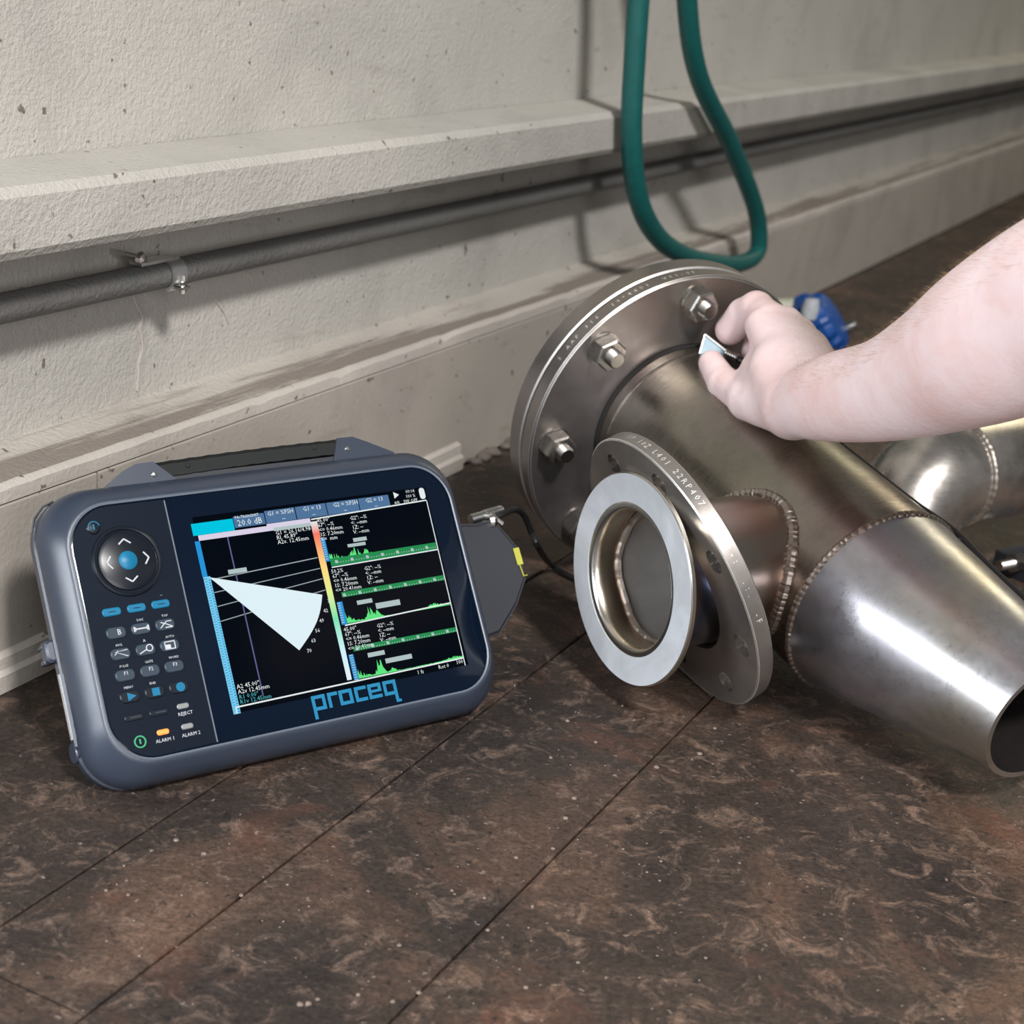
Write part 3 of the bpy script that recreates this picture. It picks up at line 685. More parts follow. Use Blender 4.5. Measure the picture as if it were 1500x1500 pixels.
# d-pad
dc = L(-134.5, 43)
fr = lambda u, v, w=0: (L(u, v, w), X3[0], X3[1], X3[2])
dp = obj('direction_pad', MB().lathe([(0, 2.6), (15.5, 2.4), (18.2, 1.4), (18.8, 0.2), (0, 0.2)], 56, fr(*dc[:2]), closed=False), M_BTND, dev)
obj('pad_ring', MB().lathe([(19.6, 0.2), (19.9, 1.7), (20.9, 2.2), (22.0, 1.6), (22.6, 0.2)], 64, fr(*dc[:2])), M_BTND, dev)
obj('centre_button', MB().lathe([(0, 4.0), (4.6, 3.8), (5.9, 3.0), (6.0, 1.5), (0, 1.5)], 32, fr(*dc[:2]), closed=False), M_BLUE, dp)
mb = MB()
for k in range(4):
    a = PI / 2 * k; d = np.array([math.cos(a), math.sin(a), 0]); s = np.array([-math.sin(a), math.cos(a), 0])
    tip = dc + d * 13.6 + L(0, 0, 2.8)
    for sg in (-1, 1): mb.tube([tip, tip - d * 3.0 + s * sg * 3.9], 0.52, 6)
obj('arrow_marks', mb, M_WHITE, dp)
obj('standby_button', MB().lathe([(0, 1.9), (3.4, 1.6), (4.4, 0.3), (0, 0.3)], 24, fr(-151.2, 66.5), closed=False), M_BTND, dev)
mb = MB(); mb.lathe([(3.4, 1.7), (3.9, 1.7), (3.9, 1.9), (3.4, 1.9)], 20, fr(-151.2, 66.5), a0=0.2, a1=PI * 1.2); mb.box(L(-151.2, 66.5, 1.95), (0.35, 1.8, 0.15)); obj('standby_mark', mb, M_LOGO, dev)
COLS = (-151.0, -135.0, -119.2); ROWS = (13.1, 0.0, -13.2, -26.5, -39.8, -52.4)
def pill(u, v, hx, hy, h=1.5, mat=None, name='key'):
    mb = MB(); mb.rings([rrect(u, v, hx, hy, hy * 0.8, 0.2, 4), rrect(u, v, hx, hy, hy * 0.8, h - 0.5, 4), rrect(u, v, hx - 0.5, hy - 0.5, hy * 0.7, h, 4)]); return obj(name, mb, mat, dev, angle=30)
def icon(pfn, key, mat=None):
    mb = MB(); pfn(mb); return obj('key_mark', mb, mat or M_WHITE, key)
labels = {(0, 1): ('B', None), (1, 3): None}
for r, v in enumerate(ROWS):
    for c, u in enumerate(COLS):
        if r == 5 and c == 2: continue
        if r == 0: k = pill(u, v, 5.9, 2.5, 1.6, M_BLUE); icon(lambda m: m.box(L(u, v, 1.65), (2.2, 0.22, 0.1)), k, M_BTND); continue
        if r == 5: k = pill(u, v, 6.0, 2.0, 1.2, M_BTND); icon(lambda m: m.box(L(u + 0.8, v, 1.3), (3.4, 0.35, 0.1)), k, M_BTN); continue
        k = pill(u, v, 6.1, 3.5, 1.6, M_BTN if r < 4 else M_BTND)
        z = 1.72
        if r == 1 and c == 0: tb = text_mb('B', 3.6, fr(u + 1.8, v, z)); icon(lambda m: m.add(tb.v, tb.f), k)
        if r == 1 and c == 1:
            def f(m):
                m.box(L(u, v, z), (4.4, 0.4, 0.1)); m.box(L(u - 4.6, v, z), (0.35, 1.7, 0.1)); m.box(L(u - 3.7, v, z), (0.3, 1.2, 0.1)); m.box(L(u + 4.6, v, z), (0.35, 1.7, 0.1)); m.box(L(u + 3.7, v, z), (0.3, 1.2, 0.1))
            icon(f, k)
        if r == 1 and c == 2:
            def f(m):
                m.tube([L(u - 3.6, v - 2, z), L(u + 0.8, v + 1.8, z), L(u + 4, v + 1.8, z)], 0.35, 5); m.tube([L(u - 3, v + 1.6, z), L(u + 0.5, v + 0.2, z), L(u + 4.4, v - 1.9, z)], 0.35, 5); m.box(L(u + 2, v - 2.0, z), (2.4, 0.3, 0.1))
            icon(f, k)
        if r == 2 and c == 0:
            def f(m):
                m.tube([L(u + 4.4, v + 2.0, z), L(u - 3.4, v + 1.4, z), L(u + 4.2, v - 2.0, z)], 0.38, 5); m.tube([L(u - 4, v - 0.4, z), L(u - 1.6, v + 2.1, z)], 0.3, 5)
            icon(f, k)
        if r == 2 and c == 1:
            def f(m):
                m.tube([L(u - 4.4, v - 2.2, z), L(u + 0.6, v - 0.1, z)], 0.42, 5); m.lathe([(1.7, 0), (2.3, 0), (2.3, 0.2), (1.7, 0.2)], 20, fr(u + 2.4, v + 0.6, z))
            icon(f, k)
        if r == 2 and c == 2:
            def f(m):
                for q in ((-3.2, 0, 0.3, 2.4), (3.2, 0, 0.3, 2.4), (0, 2.3, 3.4, 0.3), (0, -2.3, 3.4, 0.3)): m.box(L(u + q[0], v + q[1], z), (q[2], q[3], 0.1))
                m.box(L(u - 1.4, v - 0.9, z), (1.7, 1.4, 0.1))
            icon(f, k)
        if r == 3:
            tb = text_mb('F%d' % (c + 1), 2.3, fr(u + 0.6, v + 1.0, z)); icon(lambda m: m.add(tb.v, tb.f), k)
        if r == 4:
            def f(m):
                if c == 0: m.prism([(u - 1.6, v - 2.6), (u + 4, v), (u - 1.6, v + 2.6)], z, z + 0.2)
                if c == 1: m.box(L(u + 0.6, v, z), (2.4, 2.4, 0.1))
                if c == 2: m.lathe([(0, 0.2), (2.9, 0.2), (2.9, 0), (0, 0)], 24, fr(u + 0.8, v, z), closed=False)
            icon(f, k, M_BLUE)
mb = MB()
for txt, u, v, s in (('--', -117.5, 18.8, 1.6), ('DAC', -134.2, 5.6, 1.5), ('TOP', -118.0, 5.6, 1.5), ('AUTO', -117.6, -7.8, 1.5), ('A', -134.4, -7.6, 1.8), ('AVG', -150.8, -7.6, 1.5),
                     ('PULSE', -150.4, -20.8, 1.5), ('GATE', -134.3, -20.8, 1.5), ('WORD', -118.0, -20.8, 1.5), ('MENU', -150.4, -34.0, 1.5), ('END', -134.8, -34.2, 1.5),
                     ('REJECT', -118.4, -56.2, 2.2), ('ALARM 1', -134.6, -69.6, 2.2), ('ALARM 2', -117.6, -69.4, 2.2)):
    tb = text_mb(txt, s, fr(u, v, 0.42)); mb.add(tb.v, tb.f)
obj('key_captions', mb, M_WHITE, kpo, kind='stuff')
for u, v, m_, nm in ((-119.0, -51.5, M_LEDX, 'reject_lamp'), (-135.0, -64.6, M_LEDO, 'alarm_lamp'), (-119.0, -64.2, M_LEDX, 'alarm_lamp')):
    mb = MB(); mb.rings([rrect(u, v, 4.0, 1.7, 1.5, 0.3, 5), rrect(u, v, 3.4, 1.2, 1.1, 0.9, 5)]); obj(nm, mb, m_, dev)
mb = MB().lathe([(3.0, 0.4), (3.8, 0.4), (3.8, 1.0), (3.0, 1.0)], 28, fr(-150.5, -67.6)); mb.box(L(-150.5, -67.4, 0.8), (0.45, 1.5, 0.2)); obj('power_button', mb, M_GREEN, dev, label='green ringed power button')
# logo under the screen
def logo():
    s = 2.45; T = 0.92; mb = MB(); x = -33.0; y0 = -71.6
    shp = {'p': [(0, -2.2, T, 4), (0, 4 - T, 4, 4), (4 - T, 0, 4, 4), (0, 0, 4, T)], 'r': [(0, 0, T, 4), (0, 4 - T, 3, 4)],
           'o': [(0, 0, T, 4), (4 - T, 0, 4, 4), (0, 0, 4, T), (0, 4 - T, 4, 4)], 'c': [(0, 0, T, 4), (0, 0, 3.6, T), (0, 4 - T, 3.6, 4)],
           'e': [(0, 0, T, 4), (0, 0, 4, T), (0, 4 - T, 4, 4), (4 - T, 1.7, 4, 4), (0, 1.65, 4, 2.35)], 'q': [(0, 0, T, 4), (4 - T, -2.0, 4, 4), (0, 0, 4, T), (0, 4 - T, 4, 4), (4 - T, -2.2, 4.7, -1.5)]}
    wd_ = {'r': 3.4, 'c': 4.1}
    for ch in 'proceq':
        for i, (a, b, c, d) in enumerate(shp[ch]): mb.box(L(x + s * (a + c) / 2, y0 + s * (b + d) / 2, 0.3 + 0.02 * i), (s * (c - a) / 2, s * (d - b) / 2, 0.15))
        x += s * wd_.get(ch, 4.75)
    return mb
obj('logo', logo(), M_LOGO, dev, smooth=False)
# screen
def S(s, t, w=0.4): return L(-85.7 + 171.4 * s, 64.3 - 128.6 * t, w)
def rect(mb, s0, t0, s1, t1, w):
    a, b = S(s0, t1, w), S(s1, t0, w); return mb.box((a + b) / 2, ((b[0] - a[0]) / 2, (b[1] - a[1]) / 2, 0.04))
STF = ('header_text', 'header_fields', 'status_icons', 'ruler_ticks', 'grid_lines', 'angle_marks', 'readout_text', 'frame_lines', 'green_bands', 'band_ticks', 'window_lines', 'amplitude_ruler', 'gate_tags', 'cursor_lines')
scr = obj('screen', rect(MB(), 0.0, -0.005, 1.02, 0.985, 0.15), E_BLACK, dev, smooth=False, label='lit colour screen')
def sp(name, mb, mat): return obj(name, mb, mat, scr, smooth=False, **({'kind': 'stuff'} if name in STF else {}))
def line(mb, pts, wd_, w):
    for (a, b) in zip(pts[:-1], pts[1:]):
        p, q = S(*a, w), S(*b, w); d = q - p; l = np.linalg.norm(d); d /= l; s = np.array([-d[1], d[0], 0]); mb.add([p - s * wd_, q - s * wd_, q + s * wd_, p + s * wd_], [(0, 1, 2, 3)])
    return mb
def stext(items, w=0.42):
    mb = MB()
    for txt, s, t, size in items:
        tb = text_mb(txt, size * 1.04, (S(s, t, w), X3[0], X3[1], X3[2]), align='LEFT'); mb.add(tb.v, tb.f)
    return mb
sp('gain_field', rect(MB(), -0.012, 0.028, 0.157, 0.089, 0.25), E_CYAN)
mb = MB()
for a, b in ((0.16, 0.288), (0.292, 0.42), (0.424, 0.556), (0.560, 0.70), (0.704, 0.842)): rect(mb, a, 0.012 if a > 0.28 else 0.02, b, 0.078, 0.25)
sp('header_fields', mb, E_SLATE)
sp('header_band', rect(rect(MB(), 0.006, 0.090, 0.476, 0.117, 0.25), 0.29, 0.080, 0.476, 0.096, 0.26), E_PINK)
sp('header_text', stext([('20.0 dB', 0.172, 0.057, 4.0), ('PA-TRANSMIT', 0.166, 0.026, 1.9), ('G1 = %FSH', 0.302, 0.030, 2.8), ('G1 = 13', 0.455, 0.030, 2.8), ('G2 = %FSH', 0.588, 0.030, 2.8), ('G2 = 13', 0.735, 0.030, 2.8), ('--', 0.36, 0.062, 2.6), ('--', 0.49, 0.062, 2.6), ('--', 0.63, 0.062, 2.6), ('--', 0.77, 0.062, 2.6),
    ('09:14', 0.925, 0.010, 2.2), ('100 %', 0.92, 0.036, 2.2), ('SW OFF', 0.905, 0.062, 2.2), ('A/R', 0.862, 0.062, 1.9)]), E_WHITE)
mb = MB(); p = [S(0.868, 0.002), S(0.892, 0.020), S(0.868, 0.038)]; mb.prism([(q[0], q[1]) for q in p], 0.36, 0.42); mb.rings([rrect(S(1.0, 0.03)[0], S(1.0, 0.03)[1], 2.2, 4.0, 2.0, 0.3, 4), rrect(S(1.0, 0.03)[0], S(1.0, 0.03)[1], 2.2, 4.0, 2.0, 0.4, 4)]); sp('status_icons', mb, E_WHITE)
sp('depth_ruler', rect(MB(), -0.012, 0.118, 0.008, 0.30, 0.25), E_BLUE)
sp('depth_ruler', rect(MB(), -0.010, 0.30, 0.018, 0.99, 0.25), E_LBLUE)
mb = MB(); t = 0.31
while t < 0.98: rect(mb, -0.006 if int(t * 1000) % 5 else -0.009, t, 0.004, t + 0.0035, 0.3); rect(mb, 0.009, t + 0.006, 0.016, t + 0.012, 0.3); t += 0.0135
sp('ruler_ticks', mb, E_BLUE)
sp('colour_scale', MB().add([S(0.474, 0.938, 0.3) , S(0.494, 0.938, 0.3), S(0.504, 0.100, 0.3), S(0.474, 0.100, 0.3)], [(0, 1, 2, 3)]), E_SCALE)
# sector scan fan
ap = (0.014, 0.305); fan = [ap]; 
for k in range(13):
    f = k / 12; cs = (0.453 + (0.305 - 0.453) * f + 0.024 * math.sin(PI * f), 0.484 + (0.742 - 0.484) * f + 0.004 * math.sin(PI * f)); fan.append(cs)
mb = MB(); mb.prism([S(*p)[:2] for p in fan], 0.34, 0.38); sp('sector_scan', mb, E_FAN)
mb = MB()
line(mb, [(0.02, 0.318), (0.47, 0.290)], 0.35, 0.28); line(mb, [(0.02, 0.384), (0.47, 0.347)], 0.3, 0.28); line(mb, [(0.02, 0.455), (0.47, 0.402)], 0.3, 0.28); line(mb, [(0.02, 0.53), (0.47, 0.462)], 0.3, 0.28)
sp('grid_lines', mb, E_GREY)
sp('cursor_lines', line(line(MB(), [(0.121, 0.118), (0.120, 0.93)], 0.45, 0.29), [(0.45, 0.11), (0.45, 0.11001)], 0.1, 0.29), E_VIO)
sp('cursor_tag', rect(MB(), 0.092, 0.283, 0.168, 0.306, 0.40), E_LAB)
mb = MB()
for k in range(6):
    f = 0.1 + k / 5 * 0.9; x = 0.453 + (0.305 - 0.453) * f + 0.03; tt = 0.484 + (0.742 - 0.484) * f + 0.012; tb = stext([('%d' % (35 + 7 * k), x, tt, 2.4)]); mb.add(tb.v, tb.f)
sp('angle_marks', mb, E_WHITE)
sp('readout_box', rect(MB(), 0.315, 0.104, 0.473, 0.122, 0.36), E_LAB)
sp('readout_text', stext([('G1 = 26.16/4.98', 0.318, 0.134, 2.7), ('RI. 45.89"', 0.318, 0.158, 2.7), ('A2v. 12.45mm', 0.318, 0.182, 2.7), ('A2 45.00"', 0.024, 0.862, 2.7), ('A2v 12.45mm', 0.024, 0.888, 2.7)]), E_WHITE)
sp('readout_text', stext([('R1 0.00"', 0.024, 0.914, 2.7), ('R1v 12.45mm', 0.024, 0.938, 2.7)]), E_TEAL)
sp('frame_lines', line(line(line(line(MB(), [(0.003, 0.958), (1.003, 0.944)], 0.5, 0.45), [(1.012, 0.075), (1.004, 0.985)], 0.35, 0.45), [(0.003, 0.958), (0.003, 0.99)], 0.4, 0.45), [(0.48, 0.088), (1.012, 0.070)], 0.45, 0.45), E_WHITE)
# three stacked waveform windows
wins = [(0.520, 0.318, 0.345, 0.205), (0.531, 0.646, 0.655, 0.530), (0.525, 0.930, 0.945, 0.815)]
rr = random.Random(3)
def wave(mb, x0, x1, tb, hts, w=0.36):
    pts = []
    n = len(hts)
    for i in range(n):
        s = x0 + (x1 - x0) * i / (n - 1); a, b = S(s, tb, w), S(s, tb - hts[i], w); pts.append((a, b))
    for i in range(n - 1): mb.add([pts[i][0], pts[i + 1][0], pts[i + 1][1], pts[i][1]], [(0, 1, 2, 3)])
def hts(kind, n=150):
    out = []
    for i in range(n):
        f = i / n; 
        if kind == 0: h = 0.052 * math.exp(-f * 16) + 0.030 + 0.034 * math.exp(-((f - 0.24) / 0.05) ** 2) + 0.022 * math.exp(-((f - 0.33) / 0.03) ** 2)
        elif kind == 1: h = 0.055 * math.exp(-f * 20) + 0.004 + 0.055 * math.exp(-((f - 0.22) / 0.035) ** 2) + 0.04 * math.exp(-((f - 0.30) / 0.03) ** 2) + 0.022 * math.exp(-((f - 0.84) / 0.07) ** 2)
        else: h = 0.06 * math.exp(-f * 20) + 0.003 + 0.085 * math.exp(-((f - 0.21) / 0.035) ** 2) + 0.02 * math.exp(-((f - 0.32) / 0.03) ** 2) + 0.012 * math.exp(-((f - 0.9) / 0.1) ** 2)
        out.append(h * (0.35 + 0.9 * rr.random()))
    return out
for i, (x0, t_, tb, _) in enumerate(wins):
    m1 = MB(); wave(m1, x0, 1.005, tb - 0.003, hts(i)); sp('waveform', m1, E_LGREEN)
bands = MB(); rect(bands, 0.520, 0.306, 1.006, 0.346, 0.33); rect(bands, 0.535, 0.488, 1.006, 0.515, 0.33); rect(bands, 0.530, 0.775, 1.004, 0.800, 0.33)
sp('green_bands', bands, E_GREEN)
tk = MB()
for tt in (0.334, 0.512, 0.797):
    s = 0.54
    i = 0
    while s < 1.0: rect(tk, s, tt - (0.016 if i % 6 == 0 else 0.006), s + (0.012 if i % 6 == 0 else 0.003), tt, 0.38); s += 0.0115; i += 1
sp('band_ticks', tk, E_LAB)
sp('window_lines', line(line(MB(), [(0.520, 0.352), (1.008, 0.346)], 0.4, 0.42), [(0.518, 0.660), (1.006, 0.642)], 0.45, 0.42), E_WHITE)
mb = MB(); rect(mb, 0.500, 0.190, 0.519, 0.318, 0.35); rect(mb, 0.506, 0.535, 0.530, 0.655, 0.35); rect(mb, 0.503, 0.812, 0.524, 0.945, 0.35); sp('amplitude_ruler', mb, E_BLUE)
mb = MB()
for a, b in ((0.19, 0.31), (0.54, 0.65), (0.815, 0.94)):
    t = a
    while t < b: rect(mb, 0.503 + (0.004 if a > 0.4 else 0), t, 0.514 + (0.006 if a > 0.4 else 0), t + 0.005, 0.4); t += 0.0125
sp('ruler_ticks', mb, E_LAB)
mb = MB()
for q in ((0.64, 0.218, 0.70, 0.238), (0.61, 0.245, 0.69, 0.262), (0.592, 0.545, 0.66, 0.567), (0.67, 0.575, 0.78, 0.605), (0.585, 0.822, 0.66, 0.845), (0.655, 0.868, 0.775, 0.893)): rect(mb, *q, 0.44)
sp('gate_tags', mb, E_LAB)
it = []
for (a, b) in ((0.503, 0.100), (0.513, 0.375), (0.508, 0.682)):
    it += [('45.00"' if a < 0.51 else '50.2%', a, b, 2.6), ('67": --%', a, b + 0.025, 2.6), ('<= 0.46mm', a, b + 0.050, 2.6), ('1S: 7.20mm', a, b + 0.075, 2.6), ('<= 20.41mm' if b > 0.2 else '<=  mm', a, b + 0.100, 2.6),
           ('G2": --%', a + 0.145, b + 0.012, 2.6), ('<: --mm', a + 0.145, b + 0.037, 2.6), ('1Z: --', a + 0.145, b + 0.062, 2.6), ('V: --mm', a + 0.145, b + 0.087, 2.6)]
it += [('1 fs', 0.78, 0.972, 2.6), ('Rot 0', 0.88, 0.968, 2.6), ('100', 0.965, 0.962, 2.6)]
sp('readout_text', stext(it), E_WHITE)

# handle
hz = -22
def hp_(u, v, w): return L(u, v, w)
mb = MB(); pf = [(-134, 90), (-128, 97.5), (-119, 103.5), (-109, 107.5), (-97, 107.8), (-81, 92)]
mb.prism(pf, -27, -15); hb = obj('handle_bracket', mb, M_SHELL, dev, angle=20)
mb = MB(); mb.prism([(31, 92), (39, 110.2), (51, 110.0), (62, 105), (80, 96), (84, 91)], -27, -15); hb2 = obj('handle_bracket', mb, M_SHELL, dev, angle=20)
mb = MB(); n = 30; rs = []
for i in range(n + 1):
    f = i / n; u = -97 + f * 136; top = 107.6 + 2.4 * f + 0.8 * math.sin(PI * f) + (0.35 if i % 3 == 0 else 0); 
    rs.append([L(u - (8 if f < 0.5 else -4) * 0, y, w) for y, w in ((top - 11, -15.5), (top - 3, -15), (top, -19), (top, -28), (top - 4, -33), (top - 11, -31))])
mb.rings(rs); hg = obj('handle_grip', mb, M_HANDLE, dev, angle=30)
mb = MB(); mb.box(L(-28, 94.5, -24), (66, 3.5, 7)); obj('handle_recess', mb, M_SHELL2, dev)
for (u, v, nm, m_) in ((-98, 99.5, hb, M_CHROME), (45, 102, hb2, M_CHROME), (-74, 103, hg, M_DARKGAP), (20, 105.5, hg, M_DARKGAP)):
    obj('screw', MB().lathe([(0, 1.2), (1.6, 1.0), (2.1, 0), (0, 0)], 16, fr(u, v, -15), closed=False), m_, nm)
# side lugs, D-ring, stand wire
mb = MB(); mb.tube([L(-163, 92, -26), L(-170, 89.5, -27), L(-176.5, 83, -28), L(-180, 74, -28)], 1.3, 8); obj('strap_ring', mb, M_CHROME, dev, label='bright wire strap ring')
mb = MB(); mb.box(L(-181, 0, -36), (4, 7, 6), bev=1.5); mb.box(L(-182.5, -5.5, -40), (3, 1.6, 4), bev=0.6); mb.box(L(-182.5, 4, -40), (3, 1.2, 4), bev=0.5); obj('side_lug', mb, M_SHELL, dev)
mb = MB(); mb.lathe([(0, -5), (6.0, -5), (6.6, -3), (6.6, 3), (6.0, 5), (0, 5)], 24, (L(-176, -64, -33), X3[1], X3[2], X3[0]), closed=False); lg = obj('side_lug', mb, M_SHELL, dev)
obj('lug_pin', MB().lathe([(0, -1), (1.4, -1), (1.4, 5.4), (0, 5.4)], 12, (L(-178, -64, -26.5), X3[0], X3[1], X3[2]), closed=False), M_SHELL2, lg)
mb = MB(); mb.tube([L(-180.2, -15, -31), L(-180.2, -56, -31)], 1.0, 8); obj('stand_wire', mb, M_CHROME, dev, label='bright stand wire')
mb = MB(); mb.tube(catmull([L(-176, -70, -34), L(-168, -82, -38), L(-152, -93, -42), L(-120, -99.0, -46), L(-40, -99.4, -48)], 6), 1.5, 10); obj('stand_wire', mb, M_CHROME, dev, label='bright stand wire')
# connector block on the right, its yellow label and screws
WB = -40
mb = MB(); mb.prism([(112, 44), (148, 40), (163, 42), (178, 18), (178.5, -6), (165, -24), (145, -42), (112, -46)], -52, -36); cb = obj('connector_block', mb, M_SHELL2, dev, angle=20)
mb = MB(); mb.rings([[L(u, v, w) for u, v in [(112, 44), (148, 39), (163, 41), (177, 18), (177.5, -6), (164, -24), (144, -42), (112, -46)]] for w in (-36.2,)] + [[L(u * 0.97 + 3, v * 0.95, -34) for u, v in [(112, 44), (148, 39), (163, 41), (177, 18), (177.5, -6), (164, -24), (144, -42), (112, -46)]]]); obj('block_face', mb, M_SHELL2, cb)
obj('yellow_label', MB().box(L(174.6, 10.8, -33.2), (2.6, 6.4, 0.3), (0.999, 0.04, 0), (-0.04, 0.999, 0)), M_YELLOW, cb, smooth=False)
obj('label_line', MB().tube([L(174.0, 5, -33.2), L(175.2, -4.5, -33.2), L(178.4, -4, -33.2)], 0.55, 6), M_YELLOW, cb)
obj('connector_plug', MB().lathe([(0, -15), (3.6, -15), (3.6, -2), (4.0, -1.6), (4.0, 13), (3.4, 14.5), (0, 14.5)], 24, (L(161, 46.4, -40), X3[2], X3[1] * 0.99 + X3[0] * -0.1, X3[0] * 0.993 + X3[1] * 0.115), closed=False), M_CHROME, dev, label='bright metal plug')
mb = MB(); mb.lathe([(0, -3), (5.5, -3), (6.5, 0), (5.5, 3), (0, 3)], 20, (L(160, 40.5, -36), X3[2], X3[1], X3[0]), closed=False); mb.cyl(L(166, 41, -36), L(170, 37, -36), 2.0, seg=10); obj('cable_socket', mb, M_CHROME, dev)
obj('block_screw', MB().lathe([(0, -2.5), (3.0, -2.5), (3.0, 2.5), (0, 2.5)], 14, (L(156, -29.5, -40), X3[1], X3[2], X3[0]), closed=False), M_THREAD, dev)

def L2W(u, v, w): return DC + K * (DU * u + DV * v + DN * w)
p0 = L2W(165, 43, -38)
d0 = (p0 - CC) @ CR[2]
cp = [p0, at(738, 752, d0 + 0.005), at(755, 746.5, d0 + 0.02), at(768, 756, d0 + 0.04), at(778, 779, d0 + 0.055), at(789, 803, d0 + 0.062), floor_h(806, 826, 0.012), floor_h(832, 843, 0.0035), floor_h(870, 860, 0.0028), floor_h(930, 868, 0.0028), floor_h(975, 880, 0.0028)]
o = obj('device_cable', MB().tube(catmull(cp, 8), 0.0026, 10), M_CABLE); o['label'] = 'thin black cable arching from the tester plug down to the floor behind the pale ring'; o['category'] = 'cable'

# ------------------------------------------------------------------ probe, probe cable
PRD = 1.400
pt = [at(1032.5, 490, PRD), at(1024.5, 518, PRD - 0.004), at(1048, 531, PRD - 0.012), at(1072, 521, PRD - 0.004)]
nrm_ = np.cross(pt[1] - pt[0], pt[3] - pt[0]); nrm_ /= np.linalg.norm(nrm_)
if nrm_ @ (CC - pt[0]) < 0: nrm_ = -nrm_
pc_ = sum(pt) / 4
prb = thing('ultrasonic_probe', 'small silver wedge probe pinched between finger and thumb on the pipe', 'probe', Matrix.Translation(Vector(pc_)))
mb = MB(); mb.rings([[p - pc_ for p in pt], [p - pc_ - nrm_ * 0.010 for p in pt]]); pw = obj('wedge', mb, plain('probe_silver', (0.20, 0.28, 0.32), 0.4, 0.3), prb, angle=15)
mb = MB(); mb.tube([pt[0] - pc_ + nrm_ * 0.0005, pt[3] - pc_ + nrm_ * 0.0005], 0.0011, 8); obj('wedge_edge', mb, M_EDGESTEEL, pw)
mb = MB(); mb.tube([pt[0] - pc_ + nrm_ * 0.0004, pt[1] - pc_ + nrm_ * 0.0004], 0.0009, 8); obj('wedge_edge', mb, M_EDGESTEEL, pw)
q0, q1 = at(1062, 516, PRD - 0.006) - pc_, at(1079, 524, PRD - 0.008) - pc_
mb = MB(); dq = (q1 - q0) / np.linalg.norm(q1 - q0); u_ = np.cross(dq, [0, 0, 1.]); u_ /= np.linalg.norm(u_)
prof = [(0, 0)]
z = 0
while z < 0.0105: prof += [(0.0036, z + 0.0003), (0.0036, z + 0.0016), (0.0030, z + 0.0019)]; z += 0.0021
prof += [(0.0, 0.011)]
mb.lathe(prof, 16, (q0, u_, np.cross(dq, u_), dq), closed=False); obj('probe_connector', mb, M_THREAD, prb, label='ribbed brass coloured connector')
def A2W(x, y, z): return PC + PA * x + PB * y + PN * z
k_l = KL; perp_l = np.array([-KL[1], KL[0], 0])
# which side is away from the camera
if (PA * perp_l[0] + PB * perp_l[1]) @ view > 0: perp_l = -perp_l
def side_pt(z, ang, r): 
    s = max(0, (z - LS) / (ZE - LS)); rr_ = R + (0.0485 - R) * s + r; o = KL * 0.0165 * s
    v = o + rr_ * (math.cos(ang) * k_l + math.sin(ang) * perp_l); return A2W(v[0], v[1], z)
cpts = [pc_ + q1, at(1090, 530, PRD - 0.012), side_pt(0.055, -0.15, 0.012), side_pt(0.09, 0.10, 0.006), side_pt(0.13, 0.22, 0.0032), side_pt(0.18, 0.25, 0.0032), side_pt(0.24, 0.25, 0.0032), side_pt(0.285, 0.25, 0.0052), side_pt(0.33, 0.25, 0.0032), side_pt(0.39, 0.25, 0.0034), side_pt(0.45, 0.24, 0.0034)]
last = cpts[-1]; cpts += [last + PN * 0.05 + np.array([0.02, 0, -0.02]), last + PN * 0.10 + np.array([0.07, 0, -0.09])]
o = obj('probe_cable', MB().tube(catmull(cpts, 8), 0.0030, 10), M_CABLE); o['label'] = 'black cable running from the probe along the far side of the steel pipe'; o['category'] = 'cable'

# ------------------------------------------------------------------ arm and hand
def cap(a, b, ra, rb, k, g=0):
    return (np.array(a, np.float32), np.array(b, np.float32), ra, rb, k, g)
def H(px, py, dep, rpx): return at(px, py, dep), rpx * dep / F_PX
def seg(p, q, k=0.006, g=0):
    a, ra = H(*p); b, rb = H(*q); return cap(a, b, ra, rb, k, g)
# (px, py, depth, radius in px)
D = 1.36
prims = [
    # back of the hand: metacarpals
    seg((1178, 585, 1.255, 46), (1118, 478, 1.335, 27), 0.010), seg((1190, 575, 1.25, 44), (1143, 478, 1.340, 27), 0.010), seg((1196, 565, 1.25, 40), (1168, 492, 1.345, 26), 0.010), seg((1204, 560, 1.25, 36), (1190, 514, 1.33, 26), 0.010),
    seg((1140, 545, 1.29, 44), (1160, 590, 1.26, 44), 0.012),
    # thumb: metacarpal, proximal, distal
    seg((1160, 602, 1.27, 40), (1098, 585, 1.315, 32), 0.010), seg((1098, 583, 1.315, 30), (1062, 562, 1.350, 24), 0.005), seg((1060, 561, 1.352, 24), (1042, 532, 1.378, 19), 0.003),
    # web of the thumb
    seg((1112, 540, 1.325, 27), (1120, 582, 1.30, 32), 0.010),
]
fa = [(1720, 385, 0.85, 146), (1640, 412, 0.89, 141), (1560, 444, 0.935, 133), (1465, 495, 0.99, 119), (1384, 537, 1.06, 95), (1304, 569, 1.13, 75), (1226, 582, 1.20, 63.5), (1170, 592, 1.25, 47)]
fi = catmull(fa, 5)
prims = [seg(tuple(fi[i]), tuple(fi[i + 1]), 0.004) for i in range(len(fi) - 1)] + prims
fing = [
    # index: proximal runs to the left, middle bends down, tip presses the probe
    seg((1128, 468, 1.340, 26), (1108, 450, 1.368, 22.5), 0.006), seg((1108, 452, 1.366, 25.5), (1091, 460, 1.383, 24.5), 0.003), seg((1088, 463, 1.384, 24.5), (1070, 483, 1.397, 22.5), 0.003),
]
def curl(pts, k=0.003): return [seg(pts[i], pts[i + 1], k) for i in range(len(pts) - 1)]
